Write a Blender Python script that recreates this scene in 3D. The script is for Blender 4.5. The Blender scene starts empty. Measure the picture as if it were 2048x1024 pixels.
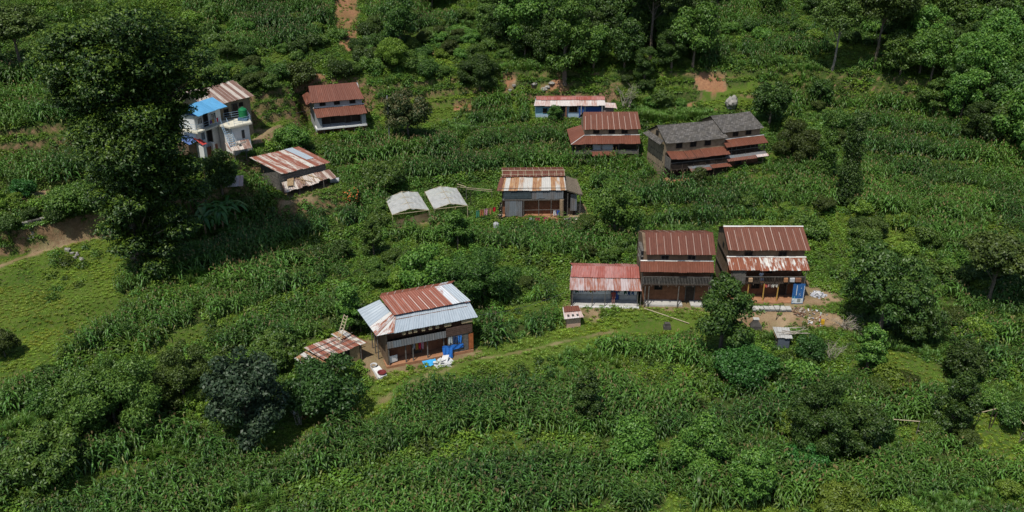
import bpy, bmesh, math, random
import numpy as np
from mathutils import Vector, Matrix
R = math.radians
SC = bpy.context.scene
# ---------------------------------------------------------------- camera, sky, sun, exposure
cam_d = bpy.data.cameras.new('camera'); cam = bpy.data.objects.new('camera', cam_d)
SC.collection.objects.link(cam); SC.camera = cam
cam.location = (0, 0, 46.6); cam.rotation_euler = (R(90 - 25), 0, 0)
cam_d.sensor_width = 36; cam_d.lens = 36 * 1800 / 2048
cam_d.clip_start = .5; cam_d.clip_end = 3000
SUN_AZ, SUN_EL = R(208), R(63)         # azimuth clockwise from +Y (away from the camera): sun behind the left shoulder, high
w = bpy.data.worlds.new('World'); SC.world = w; w.use_nodes = True
nt = w.node_tree; bg = nt.nodes['Background']
sky = nt.nodes.new('ShaderNodeTexSky'); sky.sky_type = 'NISHITA'; sky.sun_disc = False
sky.sun_elevation = SUN_EL; sky.sun_rotation = SUN_AZ; sky.air_density = 1.0; sky.dust_density = 1.0
nt.links.new(sky.outputs[0], bg.inputs[0]); bg.inputs[1].default_value = 0.115
sd = bpy.data.lights.new('sun', 'SUN'); sd.energy = 4.4; sd.angle = R(.6); sd.color = (1, .955, .87)
sun = bpy.data.objects.new('sun', sd); SC.collection.objects.link(sun)
sv = Vector((math.sin(SUN_AZ) * math.cos(SUN_EL), math.cos(SUN_AZ) * math.cos(SUN_EL), math.sin(SUN_EL)))
sun.rotation_euler = sv.to_track_quat('Z', 'Y').to_euler(); sun.location = (40, 0, 90)
SC.view_settings.view_transform = 'Standard'; SC.view_settings.look = 'None'
SC.view_settings.exposure = 0.03; SC.view_settings.gamma = 1
SC.render.engine = 'CYCLES'
SC.cycles.max_bounces = 5; SC.cycles.diffuse_bounces = 3; SC.cycles.transmission_bounces = 3
SC.cycles.transparent_max_bounces = 4; SC.cycles.caustics_reflective = False; SC.cycles.caustics_refractive = False
random.seed(7); rng = np.random.default_rng(7)
# ---------------------------------------------------------------- camera model and terrain
FPX = 1800.0          # focal length in pixels of a 2048 px wide picture
PITCH = math.radians(25.0)
CAMZ = 46.6
SP, CP = math.sin(PITCH), math.cos(PITCH)

def project(P):
    """world point(s) -> pixel in the 2048x1024 frame"""
    P = np.asarray(P, float)
    x, y, z = P[..., 0], P[..., 1], P[..., 2] - CAMZ
    d = y * CP - z * SP
    v = y * SP + z * CP
    d = np.where(d < 0.1, 0.1, d)
    return np.stack([1024 + FPX * x / d, 512 - FPX * v / d, d], -1)

def ray(px, py):
    a, b = (px - 1024) / FPX, (512 - py) / FPX
    d = np.array([a, CP + b * SP, -SP + b * CP])
    return d

def on_z(px, py, z):
    d = ray(px, py); t = (z - CAMZ) / d[2]
    return np.array([d[0] * t, d[1] * t, z])

def ss(a, b, x):
    t = np.clip((x - a) / (b - a), 0, 1); return t * t * (3 - 2 * t)

PU = [-80, 20, 58, 88, 120, 136.5, 138.6, 142.2, 146, 165, 200, 260, 400]
PZ = [-30, -12, -4.6, 0, 4.6, 8.6, 9.5, 13.8, 14.7, 20.5, 36, 60, 95]

def wob(X, Y, s, k=0.0):
    return (np.sin(X * s * 1.3 + Y * s * .7 + k) + np.sin(X * s * -.8 + Y * s * 1.7 + 2.1 + k * 3)
            + .6 * np.sin(X * s * 2.9 + 1.3 + k) * np.sin(Y * s * 2.6 + k * 2)) / 2.6

def uu(X, Y):
    X = np.asarray(X, float)
    g = np.where(X < 10, np.where(X > -30, -.009 * (X - 10) ** 2, -14.4 + .72 * (X + 30)), 0.0)
    g = g + np.where(X > 38, -.0105 * (np.minimum(X, 72) - 38) ** 2 - .714 * np.clip(X - 72, 0, 90), 0.0)
    return Y - g

PADS = []   # (cx, cy, half_x, half_y, rot, z)

def base_z(X, Y):
    X = np.asarray(X, float); Y = np.asarray(Y, float)
    u = uu(X, Y) + 1.6 * wob(X, Y, .05)
    z = np.interp(u, PU, PZ)
    # bank above the footpath on the left
    L = 1 - ss(-36, -28, X)
    z = z + L * 2.6 * ss(0, 1.6, u - (BANK_U + 1.0 * wob(X, Y, .25))) * (1 - ss(8, 30, u - BANK_U))
    st = 1.45
    t = (z + .35 * wob(X, Y, .09, 1.0)) / st
    f = np.floor(t); r = t - f
    zt = (f + ss(.78, 1.0, r) * .84 + r * .16) * st - .35 * wob(X, Y, .09, 1.0)
    k = .9 * (1 - ss(139, 150, u) * .5)
    z = z * (1 - k) + zt * k
    z = z + .10 * wob(X, Y, .6, .5) + .05 * wob(X, Y, 1.7, 1.5)
    return z
BANK_U = 121.4

def terr_phase(X, Y):
    """0..1 across one terrace; above ~.72 is the bank between two fields"""
    u = uu(X, Y) + 1.6 * wob(X, Y, .05); z = np.interp(u, PU, PZ)
    t = (z + .35 * wob(X, Y, .09, 1.0)) / 1.45
    return t - np.floor(t)

def height(X, Y):
    X = np.asarray(X, float); Y = np.asarray(Y, float)
    z = base_z(X, Y)
    for cx, cy, hx, hy, r, pz in PADS:
        c, s = math.cos(r), math.sin(r)
        lx = (X - cx) * c + (Y - cy) * s; ly = -(X - cx) * s + (Y - cy) * c
        d = np.hypot(np.maximum(np.abs(lx) - hx, 0), np.maximum(np.abs(ly) - hy, 0))
        w = 1 - ss(.2, 2.6, d)
        z = z * (1 - w) + pz * w
    return z

def ground(px, py):
    """pixel -> point on the terrain"""
    d = ray(px, py)
    t = np.arange(20, 420, .25)
    X, Y, Z = d[0] * t, d[1] * t, CAMZ + d[2] * t
    m = np.nonzero(Z < height(X, Y))[0]
    if len(m) == 0: i = len(t) - 1
    else: i = m[0]
    a, b = t[max(i - 1, 0)], t[i]
    for _ in range(10):
        c = (a + b) / 2
        if CAMZ + d[2] * c < float(height(d[0] * c, d[1] * c)): b = c
        else: a = c
    return np.array([d[0] * b, d[1] * b, float(height(d[0] * b, d[1] * b))])
# ---------------------------------------------------------------- materials
def mat_base(name, rough=.8, spec=.3):
    m = bpy.data.materials.new(name); m.use_nodes = True
    n = m.node_tree.nodes; b = n['Principled BSDF']
    b.inputs['Roughness'].default_value = rough; b.inputs['Specular IOR Level'].default_value = spec
    return m, m.node_tree, b
def N(t, kind, **kw):
    n = t.nodes.new('ShaderNode' + kind)
    for k, v in kw.items():
        if k.startswith('i_'): n.inputs[k[2:].replace('_', ' ')].default_value = v
        else: setattr(n, k, v)
    return n
def L(t, a, b): t.links.new(a, b)
def c4(c, k=1.0): return (c[0] * k, c[1] * k, c[2] * k, 1)
def mixc(t, fac, a, b, bt='MIX'):
    n = t.nodes.new('ShaderNodeMix'); n.data_type = 'RGBA'; n.blend_type = bt
    for s, v in ((0, fac), (6, a), (7, b)):
        if hasattr(v, 'links') or hasattr(v, 'is_linked'): t.links.new(v, n.inputs[s])
        else: n.inputs[s].default_value = v
    return n.outputs[2]
def math_(t, op, a, b=0.0, c=None, clamp=False):
    n = t.nodes.new('ShaderNodeMath'); n.operation = op; n.use_clamp = clamp
    for i, v in enumerate((a, b, c)):
        if v is None: continue
        if hasattr(v, 'is_linked'): t.links.new(v, n.inputs[i])
        else: n.inputs[i].default_value = v
    return n.outputs[0]
def noise(t, vec, scale, detail=4, rough=.6, out=0):
    n = t.nodes.new('ShaderNodeTexNoise'); n.inputs['Scale'].default_value = scale
    n.inputs['Detail'].default_value = detail; n.inputs['Roughness'].default_value = rough
    if vec is not None: t.links.new(vec, n.inputs['Vector'])
    return n.outputs[out]
def rng_map(t, v, a, b, lo=0.0, hi=1.0):
    n = t.nodes.new('ShaderNodeMapRange'); t.links.new(v, n.inputs[0])
    for i, x in zip((1, 2, 3, 4), (a, b, lo, hi)): n.inputs[i].default_value = x
    return n.outputs[0]
MATS = {}
def M_plain(name, col, rough=.8, var=.35, scale=3.0, col2=None, spec=.25, bump=0.0, bscale=12):
    """painted / wooden / earthen surface with blotches"""
    if name in MATS: return MATS[name]
    m, t, b = mat_base(name, rough, spec)
    tc = N(t, 'TexCoord').outputs['Object']
    f = noise(t, tc, scale, 6, .65); f = rng_map(t, f, .3, .7)
    a = mixc(t, f, c4(col, 1 - var), c4(col2 or col, 1 if col2 else 1 + var * .6))
    f2 = rng_map(t, noise(t, tc, scale * 9, 3), .35, .65)
    a = mixc(t, math_(t, 'MULTIPLY', f2, .35), a, c4(col, .55))
    L(t, a, b.inputs['Base Color'])
    if bump:
        bp = N(t, 'Bump'); bp.inputs['Strength'].default_value = bump; bp.inputs['Distance'].default_value = .05
        L(t, noise(t, tc, bscale, 5), bp.inputs['Height']); L(t, bp.outputs[0], b.inputs['Normal'])
    MATS[name] = m; return m
def M_tin(name, clean, rust, cover, seam=0.0, seamcol=(.6, .57, .52), sheet=.82, soft=.05, streak=1.0, rough=.55, persheet=.5, rust2=None, seed=0.0, metal=0.0, lap=None):
    """sheet-metal roofing: u runs along the eave in metres, v down the slope"""
    m, t, b = mat_base(name, rough, .4)
    uv = N(t, 'UVMap').outputs[0]; sp = N(t, 'SeparateXYZ'); L(t, uv, sp.inputs[0])
    u, v = sp.outputs[0], sp.outputs[1]
    us = math_(t, 'DIVIDE', math_(t, 'ADD', u, seed), sheet); fl = math_(t, 'FLOOR', us); fr = math_(t, 'FRACT', us)
    wn = N(t, 'TexWhiteNoise'); wn.noise_dimensions = '1D'; L(t, math_(t, 'ADD', fl, seed + .37), wn.inputs['W'])
    cb = N(t, 'CombineXYZ'); L(t, math_(t, 'MULTIPLY', u, 2.2 * streak), cb.inputs[0]); L(t, math_(t, 'MULTIPLY', v, .7), cb.inputs[1]); cb.inputs[2].default_value = seed
    f = noise(t, cb.outputs[0], 1.0, 7, .62)
    f = math_(t, 'ADD', f, math_(t, 'MULTIPLY', math_(t, 'SUBTRACT', wn.outputs[0], .5), persheet))
    th = .5 + (0.5 - cover) * .75
    fac = rng_map(t, f, th - soft, th + soft)
    cb2 = N(t, 'CombineXYZ'); L(t, math_(t, 'MULTIPLY', u, 7), cb2.inputs[0]); L(t, math_(t, 'MULTIPLY', v, 1.2), cb2.inputs[1])
    g = rng_map(t, noise(t, cb2.outputs[0], 1.0, 5), .3, .7)
    rc = mixc(t, g, c4(rust, .75), c4(rust2 or rust, 1.0 if rust2 else 1.2))
    rc = mixc(t, math_(t, 'MULTIPLY', wn.outputs[0], .35), rc, c4(rust, .62))
    cc = mixc(t, g, c4(clean, .82), c4(clean, 1.05))
    a = mixc(t, fac, cc, rc)
    if seam > 0:
        e = math_(t, 'LESS_THAN', fr, .05)
        wn2 = N(t, 'TexWhiteNoise'); wn2.noise_dimensions = '1D'; L(t, math_(t, 'ADD', fl, seed + 9.1), wn2.inputs['W'])
        lo = math_(t, 'GREATER_THAN', v, math_(t, 'MULTIPLY', wn2.outputs[0], .9))
        gap = math_(t, 'GREATER_THAN', noise(t, cb2.outputs[0], .8, 3), .5 - .25 * seam)
        e = math_(t, 'MULTIPLY', math_(t, 'MULTIPLY', e, lo), math_(t, 'MULTIPLY', gap, seam))
        a = mixc(t, e, a, c4(seamcol))
    if lap:
        dl = math_(t, 'ABSOLUTE', math_(t, 'SUBTRACT', v, lap)); a = mixc(t, math_(t, 'MULTIPLY', math_(t, 'LESS_THAN', dl, .05), .6), a, c4(clean, .3))
    L(t, a, b.inputs['Base Color'])
    if metal: b.inputs['Metallic'].default_value = metal
    bp = N(t, 'Bump'); bp.inputs['Strength'].default_value = .5; bp.inputs['Distance'].default_value = .02
    L(t, noise(t, cb2.outputs[0], 2.0, 4), bp.inputs['Height']); L(t, bp.outputs[0], b.inputs['Normal'])
    MATS[name] = m; return m
def M_slate(name):
    m, t, b = mat_base(name, .75, .3)
    uv = N(t, 'UVMap').outputs[0]
    br = N(t, 'TexBrick'); L(t, uv, br.inputs['Vector'])
    for k, v in dict(Scale=1.0).items(): br.inputs[k].default_value = v
    br.inputs['Brick Width'].default_value = .38; br.inputs['Row Height'].default_value = .24; br.inputs['Mortar Size'].default_value = .022
    br.inputs['Color1'].default_value = (.06, .056, .052, 1); br.inputs['Color2'].default_value = (.19, .175, .165, 1); br.inputs['Mortar'].default_value = (.03, .028, .025, 1)
    br.inputs['Bias'].default_value = -.15
    f = rng_map(t, noise(t, uv, 1.1, 6, .7), .35, .65)
    a = mixc(t, math_(t, 'MULTIPLY', f, .6), br.outputs[0], (.10, .088, .07, 1))
    L(t, a, b.inputs['Base Color'])
    bp = N(t, 'Bump'); bp.inputs['Strength'].default_value = .8; bp.inputs['Distance'].default_value = .03
    L(t, br.outputs[1], bp.inputs['Height']); bp.invert = True; L(t, bp.outputs[0], b.inputs['Normal'])
    MATS[name] = m; return m
def M_brick(name, c1, c2, mort, w=.4, h=.16):
    m, t, b = mat_base(name, .9, .15)
    tc = N(t, 'TexCoord').outputs['Object']; sp = N(t, 'SeparateXYZ'); L(t, tc, sp.inputs[0])
    cb = N(t, 'CombineXYZ'); L(t, math_(t, 'ADD', sp.outputs[0], sp.outputs[1]), cb.inputs[0]); L(t, sp.outputs[2], cb.inputs[1])
    ad = N(t, 'VectorMath'); ad.operation = 'ADD'; L(t, cb.outputs[0], ad.inputs[0])
    sc_ = N(t, 'VectorMath'); sc_.operation = 'SCALE'; sc_.inputs[3].default_value = .12; L(t, noise(t, tc, 2.0, 3, .6, 1), sc_.inputs[0]); L(t, sc_.outputs[0], ad.inputs[1])
    br = N(t, 'TexBrick'); L(t, ad.outputs[0], br.inputs['Vector']); br.inputs['Scale'].default_value = 1
    br.inputs['Brick Width'].default_value = w; br.inputs['Row Height'].default_value = h; br.inputs['Mortar Size'].default_value = .02
    br.inputs['Color1'].default_value = c4(c1); br.inputs['Color2'].default_value = c4(c2); br.inputs['Mortar'].default_value = c4(mort)
    f = rng_map(t, noise(t, tc, 1.3, 5), .35, .65)
    L(t, mixc(t, math_(t, 'MULTIPLY', f, .5), br.outputs[0], c4(mort, 1.2)), b.inputs['Base Color'])
    MATS[name] = m; return m
def M_leaf(name, a, b_, tip=None, trans=.22, rough=.5, inst=False, spec=.4):
    """foliage: colour varies leaf by leaf (attribute lv) and plant by plant"""
    m, t, b = mat_base(name, rough, spec)
    at = N(t, 'Attribute'); at.attribute_name = 'lv'
    sp = N(t, 'SeparateColor'); L(t, at.outputs['Color'], sp.inputs[0])
    col = mixc(t, sp.outputs[0], c4(a), c4(b_))
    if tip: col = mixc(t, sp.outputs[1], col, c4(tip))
    oi = N(t, 'ObjectInfo')
    k = rng_map(t, oi.outputs['Random'], 0, 1, .7, 1.3)
    if inst:
        f = rng_map(t, noise(t, oi.outputs['Location'], .07, 4), .42, .62)
        col = mixc(t, math_(t, 'MULTIPLY', f, .7), col, c4((b_[0] * 1.35, b_[1] * 1.15, b_[2] * .9)))
    h = N(t, 'HueSaturation'); L(t, col, h.inputs['Color']); L(t, k, h.inputs['Value'])
    L(t, rng_map(t, oi.outputs['Random'], 0, 1, .485, .512), h.inputs['Hue'])
    L(t, h.outputs[0], b.inputs['Base Color'])
    tr = N(t, 'BsdfTranslucent'); L(t, h.outputs[0], tr.inputs['Color'])
    mx = N(t, 'MixShader'); mx.inputs[0].default_value = trans
    L(t, b.outputs[0], mx.inputs[1]); L(t, tr.outputs[0], mx.inputs[2])
    L(t, mx.outputs[0], t.nodes['Material Output'].inputs['Surface'])
    MATS[name] = m; return m
# ---------------------------------------------------------------- mesh builder
class MB:
    def __init__(s): s.v = []; s.f = []; s.m = []; s.uv = []
    def add(s, vs, fs, mi=0, uvs=None):
        o = len(s.v); s.v += [tuple(map(float, p)) for p in vs]
        for i, f in enumerate(fs):
            s.f.append(tuple(o + k for k in f)); s.m.append(mi)
            s.uv.append([uvs[k] for k in f] if uvs is not None else [(0, 0)] * len(f))
        return s
    def hexa(s, p, mi=0):
        return s.add(p, [(0, 3, 2, 1), (4, 5, 6, 7), (0, 1, 5, 4), (1, 2, 6, 5), (2, 3, 7, 6), (3, 0, 4, 7)], mi)
    def box(s, x0, x1, y0, y1, z0, z1, mi=0, j=0.0):
        p = [(x0, y0, z0), (x1, y0, z0), (x1, y1, z0), (x0, y1, z0), (x0, y0, z1), (x1, y0, z1), (x1, y1, z1), (x0, y1, z1)]
        if j: p = [tuple(c + random.uniform(-j, j) for c in q) for q in p]
        return s.hexa(p, mi)
    def prism(s, poly, z0, z1, mi=0):
        n = len(poly)
        vs = [(x, y, z0) for x, y in poly] + [(x, y, z1) for x, y in poly]
        return s.add(vs, [tuple(range(n - 1, -1, -1)), tuple(range(n, 2 * n))] + [(i, (i + 1) % n, n + (i + 1) % n, n + i) for i in range(n)], mi)
    def gable(s, x0, x1, y0, y1, z0, ze, zr, yr, mi=0):
        vs = []
        for x in (x0, x1): vs += [(x, y0, z0), (x, y1, z0), (x, y1, ze), (x, yr, zr), (x, y0, ze)]
        return s.add(vs, [(0, 4, 3, 2, 1), (5, 6, 7, 8, 9), (0, 5, 9, 4), (1, 2, 7, 6), (4, 9, 8, 3), (2, 3, 8, 7), (0, 1, 6, 5)], mi)
    def tube(s, pts, rad, n=6, mi=0, cap=True):
        pts = [Vector(p) for p in pts]; rings = []
        for i, p in enumerate(pts):
            d = (pts[min(i + 1, len(pts) - 1)] - pts[max(i - 1, 0)]).normalized()
            a = d.orthogonal().normalized(); 
            if abs(d.z) < .99: a = d.cross(Vector((0, 0, 1))).normalized()
            else: a = Vector((1, 0, 0))
            b = d.cross(a).normalized(); r = rad[i] if hasattr(rad, '__len__') else rad
            rings.append([p + a * (r * math.cos(2 * math.pi * k / n)) + b * (r * math.sin(2 * math.pi * k / n)) for k in range(n)])
        vs = [q for r_ in rings for q in r_]
        fs = [(i * n + k, i * n + (k + 1) % n, (i + 1) * n + (k + 1) % n, (i + 1) * n + k) for i in range(len(pts) - 1) for k in range(n)]
        if cap: fs += [tuple(range(n - 1, -1, -1)), tuple((len(pts) - 1) * n + k for k in range(n))]
        return s.add(vs, fs, mi)
    def sheet(s, a, b, c, d, th=.03, mi=0, mi2=None, amp=.018, wave=.26, nv=5, sag=.0, jag=.0, u0=0.0, step=.82, lift=.022):
        """corrugated roof plane a top-left, b top-right, c bottom-right, d bottom-left"""
        a, b, c, d = map(Vector, (a, b, c, d)); W = max((b - a).length, (c - d).length); H = ((d - a).length + (c - b).length) / 2
        nrm = (b - a).cross(d - a).normalized()
        if nrm.z < 0: nrm = -nrm
        nu = max(2, int(W / (wave / 4))) if amp > 0 else max(2, int(W / .4))
        ph = random.uniform(0, 9); offs = [(random.uniform(-1, 1)) for _ in range(60)]
        vs = []; uvs = []
        for j in range(nv + 1):
            for i in range(nu + 1):
                fu, fv = i / nu, j / nv; k = int(fu * W / step)
                fv2 = fv * (1 + (offs[k % 60] * jag / max(H, .1) if j == nv else 0))
                p = a.lerp(b, fu).lerp(d.lerp(c, fu), fv2)
                z = amp * math.sin(fu * W * 2 * math.pi / wave) + lift * offs[(k * 7 + 3) % 60] * (1 if amp > 0 else 0)
                z -= sag * math.sin(math.pi * fu) * 1.0 + sag * .35 * math.sin(fu * 9 + ph)
                vs.append(p + nrm * z); uvs.append((u0 + fu * W, fv2 * H))
        n = (nv + 1) * (nu + 1); w_ = nu + 1
        top = [(j * w_ + i, (j + 1) * w_ + i, (j + 1) * w_ + i + 1, j * w_ + i + 1) for j in range(nv) for i in range(nu)]
        v2 = [Vector(p) - nrm * th for p in vs]
        s.add(vs, top, mi, uvs)
        s.add(v2, [tuple(reversed(f)) for f in top], mi if mi2 is None else mi2, uvs)
        o = len(s.v) - 2 * n
        edge = [(j * w_) for j in range(nv + 1)], [(j * w_ + nu) for j in range(nv + 1)], list(range(w_)), [nv * w_ + i for i in range(w_)]
        for e in edge:
            for p, q in zip(e[:-1], e[1:]):
                s.f.append((o + p, o + q, o + n + q, o + n + p)); s.m.append(mi); s.uv.append([uvs[p], uvs[q], uvs[q], uvs[p]])
        return s
    def build(s, name, mats, parent=None, loc=(0, 0, 0), rot=0.0, smooth=False):
        me = bpy.data.meshes.new(name); me.from_pydata(s.v, [], s.f)
        for m in (mats if isinstance(mats, (list, tuple)) else [mats]): me.materials.append(m)
        me.polygons.foreach_set('material_index', s.m)
        uvl = me.uv_layers.new(name='UVMap'); uvl.data.foreach_set('uv', [c for f in s.uv for p in f for c in p])
        if smooth: me.polygons.foreach_set('use_smooth', [True] * len(me.polygons))
        me.update(); o = bpy.data.objects.new(name, me); SC.collection.objects.link(o)
        if parent: o.parent = parent
        o.location = loc; o.rotation_euler = (0, 0, rot); return o
def tag(o, label=None, cat=None, group=None, kind=None):
    for k, v in (('label', label), ('category', cat), ('group', group), ('kind', kind)):
        if v: o[k] = v
    return o
def thing(name, label, cat, loc=(0, 0, 0), rotz=0.0, group=None):
    o = bpy.data.objects.new(name, None); SC.collection.objects.link(o); o.empty_display_size = .3
    o.location = loc; o.rotation_euler = (0, 0, rotz); return tag(o, label, cat, group)
def npmesh(name, V, F, mats, mi=None, lv=None, smooth=False):
    """fast mesh from numpy arrays; F is an (n,4) or (n,3) array; lv per-vertex (n,3)"""
    me = bpy.data.meshes.new(name); V = np.asarray(V, np.float32); F = np.asarray(F, np.int32); k = F.shape[1]
    me.vertices.add(len(V)); me.vertices.foreach_set('co', V.ravel())
    me.loops.add(F.size); me.loops.foreach_set('vertex_index', F.ravel())
    me.polygons.add(len(F)); me.polygons.foreach_set('loop_start', np.arange(0, F.size, k, dtype=np.int32))
    me.polygons.foreach_set('loop_total', np.full(len(F), k, np.int32))
    for m in mats: me.materials.append(m)
    if mi is not None: me.polygons.foreach_set('material_index', np.asarray(mi, np.int32))
    if smooth: me.polygons.foreach_set('use_smooth', np.ones(len(F), bool))
    me.update(calc_edges=True)
    if lv is not None:
        at = me.attributes.new('lv', 'FLOAT_COLOR', 'POINT')
        c = np.ones((len(V), 4), np.float32); c[:, :3] = lv; at.data.foreach_set('color', c.ravel())
    return me
def link(name, me, parent=None, loc=(0, 0, 0)):
    o = bpy.data.objects.new(name, me); SC.collection.objects.link(o)
    if parent: o.parent = parent
    o.location = loc; return o
# ---------------------------------------------------------------- terrain: pads under the houses, zones drawn on the hillside
HS = dict(  # origin x, y, z, rotation
    D=(25.22, 89.54, 0.0, -.4), C=(15.45, 88.09, 0.0, -1.2), LOW=(7.58, 88.43, 0.0, -2.0), A=(-27.73, 123.14, 8.3, 19.0),
    F=(20.37, 115.71, 4.3, 16.3), F2=(29.2, 119.0, 5.0, 20.0), G=(13.6, 122.84, 5.0, 1.6), BLUE=(3.61, 133.74, 7.5, .7),
    E=(-1.42, 107.5, 2.2, 1.5), H=(-12.94, 77.11, -1.2, 21.6), W=(-39.6, 109.0, 9.3, 64.0), OLD=(-37.9, 113.6, 9.6, 53.0),
    B=(-29.01, 105.39, 6.0, 40.1), K=(-18.0, 74.4, -.75, 41.0))
def pad(k, x0, x1, y0, y1, dz=0.0):
    X, Y, z, r = HS[k]; r = R(r); cx, cy = (x0 + x1) / 2, (y0 + y1) / 2
    PADS.append((X + math.cos(r) * cx - math.sin(r) * cy, Y + math.sin(r) * cx + math.cos(r) * cy, (x1 - x0) / 2, (y1 - y0) / 2, r, z + dz))
pad('D', -2, 9.5, -3.2, 5.8); pad('C', -2, 6.8, -2.2, 5.8); pad('LOW', -1.6, 7, -2.2, 4); pad('A', -.4, 7.4, -1.2, 5.6)
pad('F', 0, 9.4, -2.6, 5.6); pad('F2', -.4, 6.4, -2.0, 5.6); pad('G', -5, 4.6, -1.5, 5.5); pad('BLUE', -.5, 12, -1, 3.2)
pad('E', -.6, 12, -1.6, 4.6); pad('H', -2.6, 9.8, -2.6, 5.4); pad('W', -.4, 7.2, -3.8, 3); pad('OLD', 0, 5.4, -.3, 5); pad('B', -.4, 7.2, -2.6, 5.6)
pad('K', -1.8, 4.8, -.4, 3)
ZONE = {
 'lime': [[(-300, 470), (0, 505), (140, 470), (235, 430), (260, 500), (235, 560), (240, 640), (120, 720), (0, 790), (-300, 860)],
          [(470, 905), (560, 850), (700, 800), (770, 765), (950, 700), (1110, 655), (1130, 640), (1290, 615), (1480, 620), (1480, 650), (1370, 660), (1200, 690), (1100, 715), (1000, 735), (860, 770), (720, 850), (560, 915)],
          [(1765, 700), (1830, 705), (1905, 755), (1870, 785), (1760, 765)], [(440, 111), (600, 111), (612, 124), (440, 128)], [(855, 111), (930, 113), (940, 124), (860, 124)],
          [(480, 250), (610, 205), (640, 220), (560, 290)], [(730, 195), (940, 190), (1070, 205), (1060, 250), (940, 205), (900, 250), (760, 250)],
          [(1610, 120), (1700, 80), (1780, 110), (1700, 140)], [(1400, 180), (1500, 160), (1520, 200), (1480, 220), (1400, 215)], [(1870, 800), (2000, 810), (2050, 860), (2040, 940), (1920, 900)],
          [(1700, 430), (1830, 470), (1800, 520), (1720, 470)], [(1330, 990), (1540, 990), (1560, 1060), (1300, 1060)], [(1380, 650), (1480, 640), (1480, 700), (1390, 690)],
          [(1560, 330), (1580, 350), (1470, 400), (1400, 395), (1400, 370)]],
 'yard': [[(1470, 616), (1600, 618), (1660, 624), (1715, 655), (1600, 656), (1540, 664), (1478, 660)], [(1600, 575), (1665, 580), (1690, 600), (1640, 612), (1606, 600)],
          [(728, 715), (750, 700), (772, 745), (750, 760)], [(1160, 615), (1200, 615), (1195, 640), (1155, 640)], [(490, 262), (560, 250), (590, 270), (510, 290)], [(540, 395), (640, 392), (650, 405), (560, 415)],
          [(1085, 335 + 100), (1180, 425), (1180, 450), (1130, 455)], [(0, 395), (90, 378), (100, 395), (0, 418)], [(785, 440), (860, 425), (880, 440), (800, 462)]],
 'scar': [[(672, -30), (716, -30), (718, 95), (700, 100), (680, 98), (670, 50)], [(1385, 148), (1455, 146), (1452, 180), (1430, 188), (1390, 182)], [(1078, 180), (1112, 150), (1145, 180), (1120, 188)],
          [(998, 150), (1020, 145), (1035, 160), (1012, 190), (1008, 170)], [(900, 95), (960, 100), (955, 112), (860, 110)], [(590, 140), (660, 150), (650, 165), (580, 170)], [(910, 205), (945, 208), (940, 225), (905, 222)],
          [(1240 + 100, 215), (1385, 205), (1400, 215), (1345, 225)]],
 'maize': [[(230, 575), (420, 505), (640, 495), (700, 540), (690, 640), (600, 690), (480, 700), (330, 690), (150, 765), (0, 850), (-300, 960), (-300, 850), (0, 790), (110, 725), (245, 640)],
           [(-300, 1300), (-300, 960), (0, 900), (100, 965), (200, 860), (330, 840), (430, 890), (560, 925), (720, 850), (860, 775), (1000, 745), (1110, 720), (1200, 695), (1370, 680), (1450, 740), (1560, 750), (1700, 740), (1760, 775), (1870, 800), (1880, 850), (1920, 910), (2040, 950), (2300, 900), (2300, 1300)],
           [(470, 410), (520, 350), (560, 400), (590, 420), (770, 385), (790, 470), (745, 470), (600, 490), (500, 495), (440, 480)],
           [(650, 320), (700, 285), (770, 290), (880, 275), (1140, 262), (1180, 310), (1330, 325), (1350, 372), (1180, 380), (1180, 350), (1000, 338), (960, 362), (900, 368), (760, 372), (690, 380)],
           [(942, 195), (1052, 195), (1054, 252), (942, 252)],
           [(900, 445), (990, 440), (1180, 440), (1180, 470), (1290, 490), (1280, 530), (1120, 530), (1000, 500), (760, 480), (790, 452)],
           [(950, 605), (1100, 595), (1125, 660), (965, 700)],
           [(1230, 370), (1340, 375), (1480, 360), (1570, 325), (1660, 330), (1680, 400), (1640, 445), (1420, 448), (1280, 460), (1260, 420)],
           [(1550, 150), (1640, 145), (1790, 140), (1880, 240), (2060, 330), (2300, 400), (2300, 760), (2060, 590), (1980, 560), (1850, 480), (1700, 430), (1690, 240), (1570, 235)],
           [(1840, 590), (2060, 600), (2300, 790), (2300, 880), (2060, 780), (1950, 760), (1900, 700)],
           [(-300, 60), (60, 150), (130, 200), (210, 330), (180, 370), (0, 378), (-300, 400)],
           [(360, -20), (665, -20), (668, 60), (600, 108), (480, 110), (380, 60)], [(730, 20), (930, 30), (900, 80), (760, 60)],
           [(1400, 100), (1560, 85), (1650, 60), (1650, 110), (1560, 145), (1400, 142)], [(1420, 20), (1560, 10), (1600, 60), (1450, 70)]],
 'yellow_grass': [[(1765, 700), (1830, 705), (1905, 755), (1870, 785), (1770, 765)], [(-100, 560), (100, 580), (170, 640), (90, 690), (-100, 760)], [(1900, 830), (1990, 880), (1960, 930), (1900, 900)], [(200, 470), (140, 500), (0, 530), (-60, 520), (120, 480)]],
 'young': [[(1275, 215), (1400, 215), (1420, 235), (1320, 265), (1280, 250)]],
}
PATHS = [[(-200, 600), (0, 532), (90, 500), (150, 478), (235, 443)], [(540, 918), (640, 860), (715, 830), (800, 775), (950, 722), (1100, 690), (1200, 668), (1300, 652), (1480, 645)],
         [(1640, 640), (1700, 660), (1760, 700)], [(1340, 230), (1400, 195), (1500, 170)], [(1000, 190), (1030, 170), (1035, 150)]]
def in_poly(px, py, poly):
    r = np.zeros(px.shape, bool); n = len(poly)
    for i in range(n):
        x0, y0 = poly[i]; x1, y1 = poly[(i + 1) % n]
        if y0 == y1: continue
        c = ((y0 > py) != (y1 > py)) & (px < (x1 - x0) * (py - y0) / (y1 - y0) + x0); r ^= c
    return r
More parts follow.
